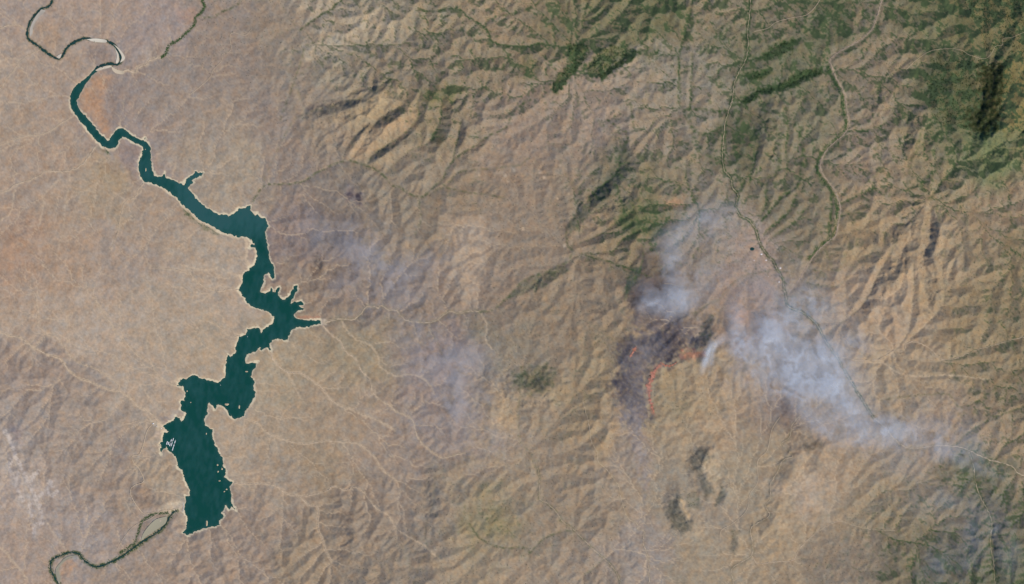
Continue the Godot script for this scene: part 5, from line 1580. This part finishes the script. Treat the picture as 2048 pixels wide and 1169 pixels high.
# A body of smoke that is as thick as the puffs in it: [x, y, reach along, reach across, heading in degrees, thickness in metres]
func plume(called: String, label: String, puffs: Array, dense: float, tone: Color, above: float, stretch: Vector2, heading: float) -> void:
	var lo := Vector2(1e9, 1e9)
	var hi := Vector2(-1e9, -1e9)
	for o in puffs:
		var reach: float = maxf(o[2], o[3]) * 2.0
		lo = lo.min(Vector2(o[0] - reach, o[1] - reach))
		hi = hi.max(Vector2(o[0] + reach, o[1] + reach))
	var step := 2.5
	var w := int((hi.x - lo.x) / step) + 1
	var h := int((hi.y - lo.y) / step) + 1
	var thick := PackedFloat32Array()
	thick.resize(w * h)
	var body := PackedFloat32Array()
	for o in puffs:
		var reach: float = maxf(o[2], o[3]) * 2.0
		o[5] *= 0.74
		var c := cos(deg_to_rad(o[4]))
		var s := sin(deg_to_rad(o[4]))
		for iy in range(maxi(0, int((o[1] - reach - lo.y) / step)), mini(h - 1, int((o[1] + reach - lo.y) / step) + 1)):
			for ix in range(maxi(0, int((o[0] - reach - lo.x) / step)), mini(w - 1, int((o[0] + reach - lo.x) / step) + 1)):
				var dx: float = lo.x + ix * step - o[0]
				var dy: float = lo.y + iy * step - o[1]
				var u: float = (dx * c + dy * s) / o[2]
				var v: float = (-dx * s + dy * c) / o[3]
				var d := u * u + v * v
				if d < 4.0:
					thick[iy * w + ix] += o[5] * exp(-d * 1.1) * (1.0 - d * 0.25)
	body = thick.duplicate()
	var billow := FastNoiseLite.new()
	set_noise(billow, 55 + int(above), 0.015, 5)
	var c := cos(deg_to_rad(heading))
	var s := sin(deg_to_rad(heading))
	var at := PackedVector3Array()
	var index := PackedInt32Array()
	var number := PackedInt32Array()
	number.resize(w * h)
	number.fill(-1)
	for iy in h:
		for ix in w:
			var i := iy * w + ix
			var x := lo.x + ix * step
			var y := lo.y + iy * step
			var wx := x + 40.0 * warp_noise.get_noise_2d(x * 1.7 + 90.0, y * 1.7)
			var wy := y + 40.0 * warp_noise.get_noise_2d(y * 1.7 + 4000.0, x * 1.7)
			var n := billow.get_noise_2d((wx * c + wy * s) * stretch.x, (-wx * s + wy * c) * stretch.y)
			var f := billow.get_noise_2d(wx * 3.2 + 700.0, wy * 3.2)
			var t := thick[i] * clampf(0.62 + 0.85 * n + 0.16 * f, lerpf(0.03, 0.42, smooth(40.0, 170.0, thick[i])), 1.5) - 1.5
			thick[i] = maxf(t, 0.0) if ix > 0 and iy > 0 and ix < w - 1 and iy < h - 1 else 0.0
	for iy in h:
		for ix in w:
			var i := iy * w + ix
			var any := thick[i] > 0.0
			if not any:
				for dy in [-1, 0, 1]:
					for dx in [-1, 0, 1]:
						if ix + dx >= 0 and ix + dx < w and iy + dy >= 0 and iy + dy < h and thick[i + dy * w + dx] > 0.0: any = true
			if any: number[i] = 0
	# a smoothed floor a little above the ground
	var cw := w / 8 + 3
	var floor_net := PackedFloat32Array()
	floor_net.resize(cw * (h / 8 + 3))
	for iy in h / 8 + 3:
		for ix in cw:
			var m := 0.0
			for k in 81: m = maxf(m, height_at(lo.x + ix * 8.0 * step + (k % 9 - 4) * 5.0, lo.y + iy * 8.0 * step + (k / 9 - 4) * 5.0))
			floor_net[iy * cw + ix] = m
	var look := StandardMaterial3D.new()
	look.vertex_color_use_as_albedo = true
	look.transparency = BaseMaterial3D.TRANSPARENCY_ALPHA
	look.cull_mode = BaseMaterial3D.CULL_DISABLED
	look.roughness = 1.0
	look.metallic_specular = 0.0
	look.backlight_enabled = true
	look.backlight = Color(0.7, 0.7, 0.7)
	var t := thing(called, place((lo.x + hi.x) * 0.5, (lo.y + hi.y) * 0.5, 0.0))
	tag(t, label, "smoke")
	for layer in LAYERS:
		at.clear()
		index.clear()
		var tint := PackedColorArray()
		var share := (layer + 0.5) / LAYERS
		for iy in h:
			for ix in w:
				var i := iy * w + ix
				if number[i] < 0: continue
				number[i] = at.size()
				var gx := ix / 8.0
				var gy := iy / 8.0
				var j := int(gy) * cw + int(gx)
				var fx := gx - int(gx)
				var fy := gy - int(gy)
				var below := lerpf(lerpf(floor_net[j], floor_net[j + 1], fx), lerpf(floor_net[j + cw], floor_net[j + cw + 1], fx), fy)
				var x := lo.x + ix * step
				var y := lo.y + iy * step
				# the smoke thins upwards and curls differently at every height
				var curl := billow.get_noise_3d(x * 2.0, y * 2.0, layer * 60.0)
				var deep := thick[i] * clampf(1.0 + 0.5 * curl, 0.0, 2.0)
				at.append(place(x, y, below + above + body[i] * share * 0.8 + 12.0 * curl) - t.position)
				tint.append(Color(tone.r, tone.g, tone.b, 1.0 - exp(-dense * deep / LAYERS)))
		for iy in h - 1:
			for ix in w - 1:
				var i := iy * w + ix
				var a := number[i]
				var b := number[i + 1]
				var d := number[i + w]
				var e := number[i + w + 1]
				if a < 0 or b < 0 or d < 0 or e < 0: continue
				if thick[i] + thick[i + 1] + thick[i + w] + thick[i + w + 1] <= 0.0: continue
				index.append_array([a, b, e, a, e, d])
		var turned := PackedVector3Array()
		turned.resize(at.size())
		turned.fill(Vector3.UP)
		put("layer", mesh_of(at, turned, tint, index), look, t)


func build_smoke() -> void:
	var grey := Color(0.645, 0.715, 0.79)
	var blue := Color(0.58, 0.68, 0.78)
	plume("smoke_plume", "pale smoke rising from the northern fire over the valley", [[1362,596,34,26,10,330], [1350,560,30,26,70,170], [1345,520,34,22,100,150], [1368,470,40,26,120,130], [1395,445,46,30,150,110], [1440,430,60,34,0,70], [1430,470,60,34,20,60], [1300,590,34,26,20,120], [1290,612,22,14,0,120], [1330,620,40,20,10,150], [1330,480,24,34,10,60], [1400,560,50,40,0,90]], 0.004, grey, 60.0, Vector2(0.7, 1.5), 110.0)
	plume("smoke_plume", "short bright white streak of smoke at the northern fire's edge", [[1303,607,12,3.5,-20,160], [1312,604,8,4,-20,120]], 0.006, grey, 30.0, Vector2(0.7, 1.6), -20.0)
	plume("smoke_plume", "bright white smoke leaning up from the southern fire front", [[1413,716,26,7,-72,420], [1420,700,20,9,-60,330], [1432,690,20,6,-40,110], [1424,724,24,5,-75,120], [1448,676,26,12,-30,90]], 0.005, grey, 40.0, Vector2(0.6, 1.8), -70.0)
	plume("smoke_plume", "great grey smoke plume drifting south east across the valley", [[1476,660,20,44,-10,270], [1480,700,22,30,0,150], [1540,650,40,30,20,260], [1558,690,50,34,10,240], [1525,690,40,30,0,150], [1604,724,56,36,20,300], [1650,700,40,30,30,180], [1662,745,50,34,30,260], [1600,772,50,34,20,230], [1680,792,44,34,40,230], [1702,832,54,32,40,240], [1745,862,54,30,20,210], [1640,850,60,20,42,190], [1590,640,40,30,0,160], [1622,602,44,30,30,150], [1575,610,30,30,0,130], [1650,640,40,26,0,70], [1712,690,40,24,20,110], [1790,858,50,26,10,150], [1840,884,60,26,10,110], [1900,905,70,24,12,80], [1960,935,60,20,20,50], [1640,760,130,85,35,110], [1560,740,100,70,0,110], [1500,740,60,40,0,60], [1720,880,60,24,30,110], [1530,600,60,40,0,70], [1680,640,60,40,40,60], [1850,850,80,50,10,60], [1930,880,80,50,15,50]], 0.0038, grey, 80.0, Vector2(0.9, 1.5), 35.0)
	plume("smoke_haze", "thin lilac smoke haze over the hills east of the reservoir", [[640,480,50,40,40,60], [705,478,50,36,30,90], [745,520,60,34,30,110], [700,560,60,30,-30,70], [790,560,60,30,-30,80], [800,600,70,26,-20,70], [610,440,40,26,30,40], [860,520,60,40,0,40]], 0.0056, Color(0.575, 0.585, 0.62), 70.0, Vector2(0.6, 1.8), -35.0)
	plume("smoke_haze", "broad faint haze over the pale basin at the middle of the country", [[860,720,80,50,0,90], [910,770,70,50,60,90], [950,710,60,40,0,60], [930,820,60,40,0,70], [820,660,70,40,0,50], [980,880,70,40,0,60], [850,850,70,50,0,40]], 0.0052, Color(0.575, 0.585, 0.62), 75.0, Vector2(0.7, 1.6), 60.0)
	plume("smoke_haze", "blue haze streaks over dark ravines at the bottom right", [[1940,1085,30,60,8,85], [1985,1060,24,60,5,50], [1870,1130,34,50,0,60], [1905,1020,60,50,0,40], [2020,1110,30,60,0,40], [1860,1000,70,40,0,40], [1800,930,70,40,0,50]], 0.0036, blue, 85.0, Vector2(1.5, 0.6), 0.0)
	plume("smoke_haze", "faint veil of old smoke along the burned slopes", [[1270,760,50,60,0,70], [1310,690,50,40,0,60], [1260,830,40,60,70,60], [1460,590,70,50,0,60], [1500,560,70,40,20,50], [1560,560,60,50,0,50]], 0.0034, Color(0.575, 0.585, 0.62), 90.0, Vector2(0.9, 1.4), 60.0)
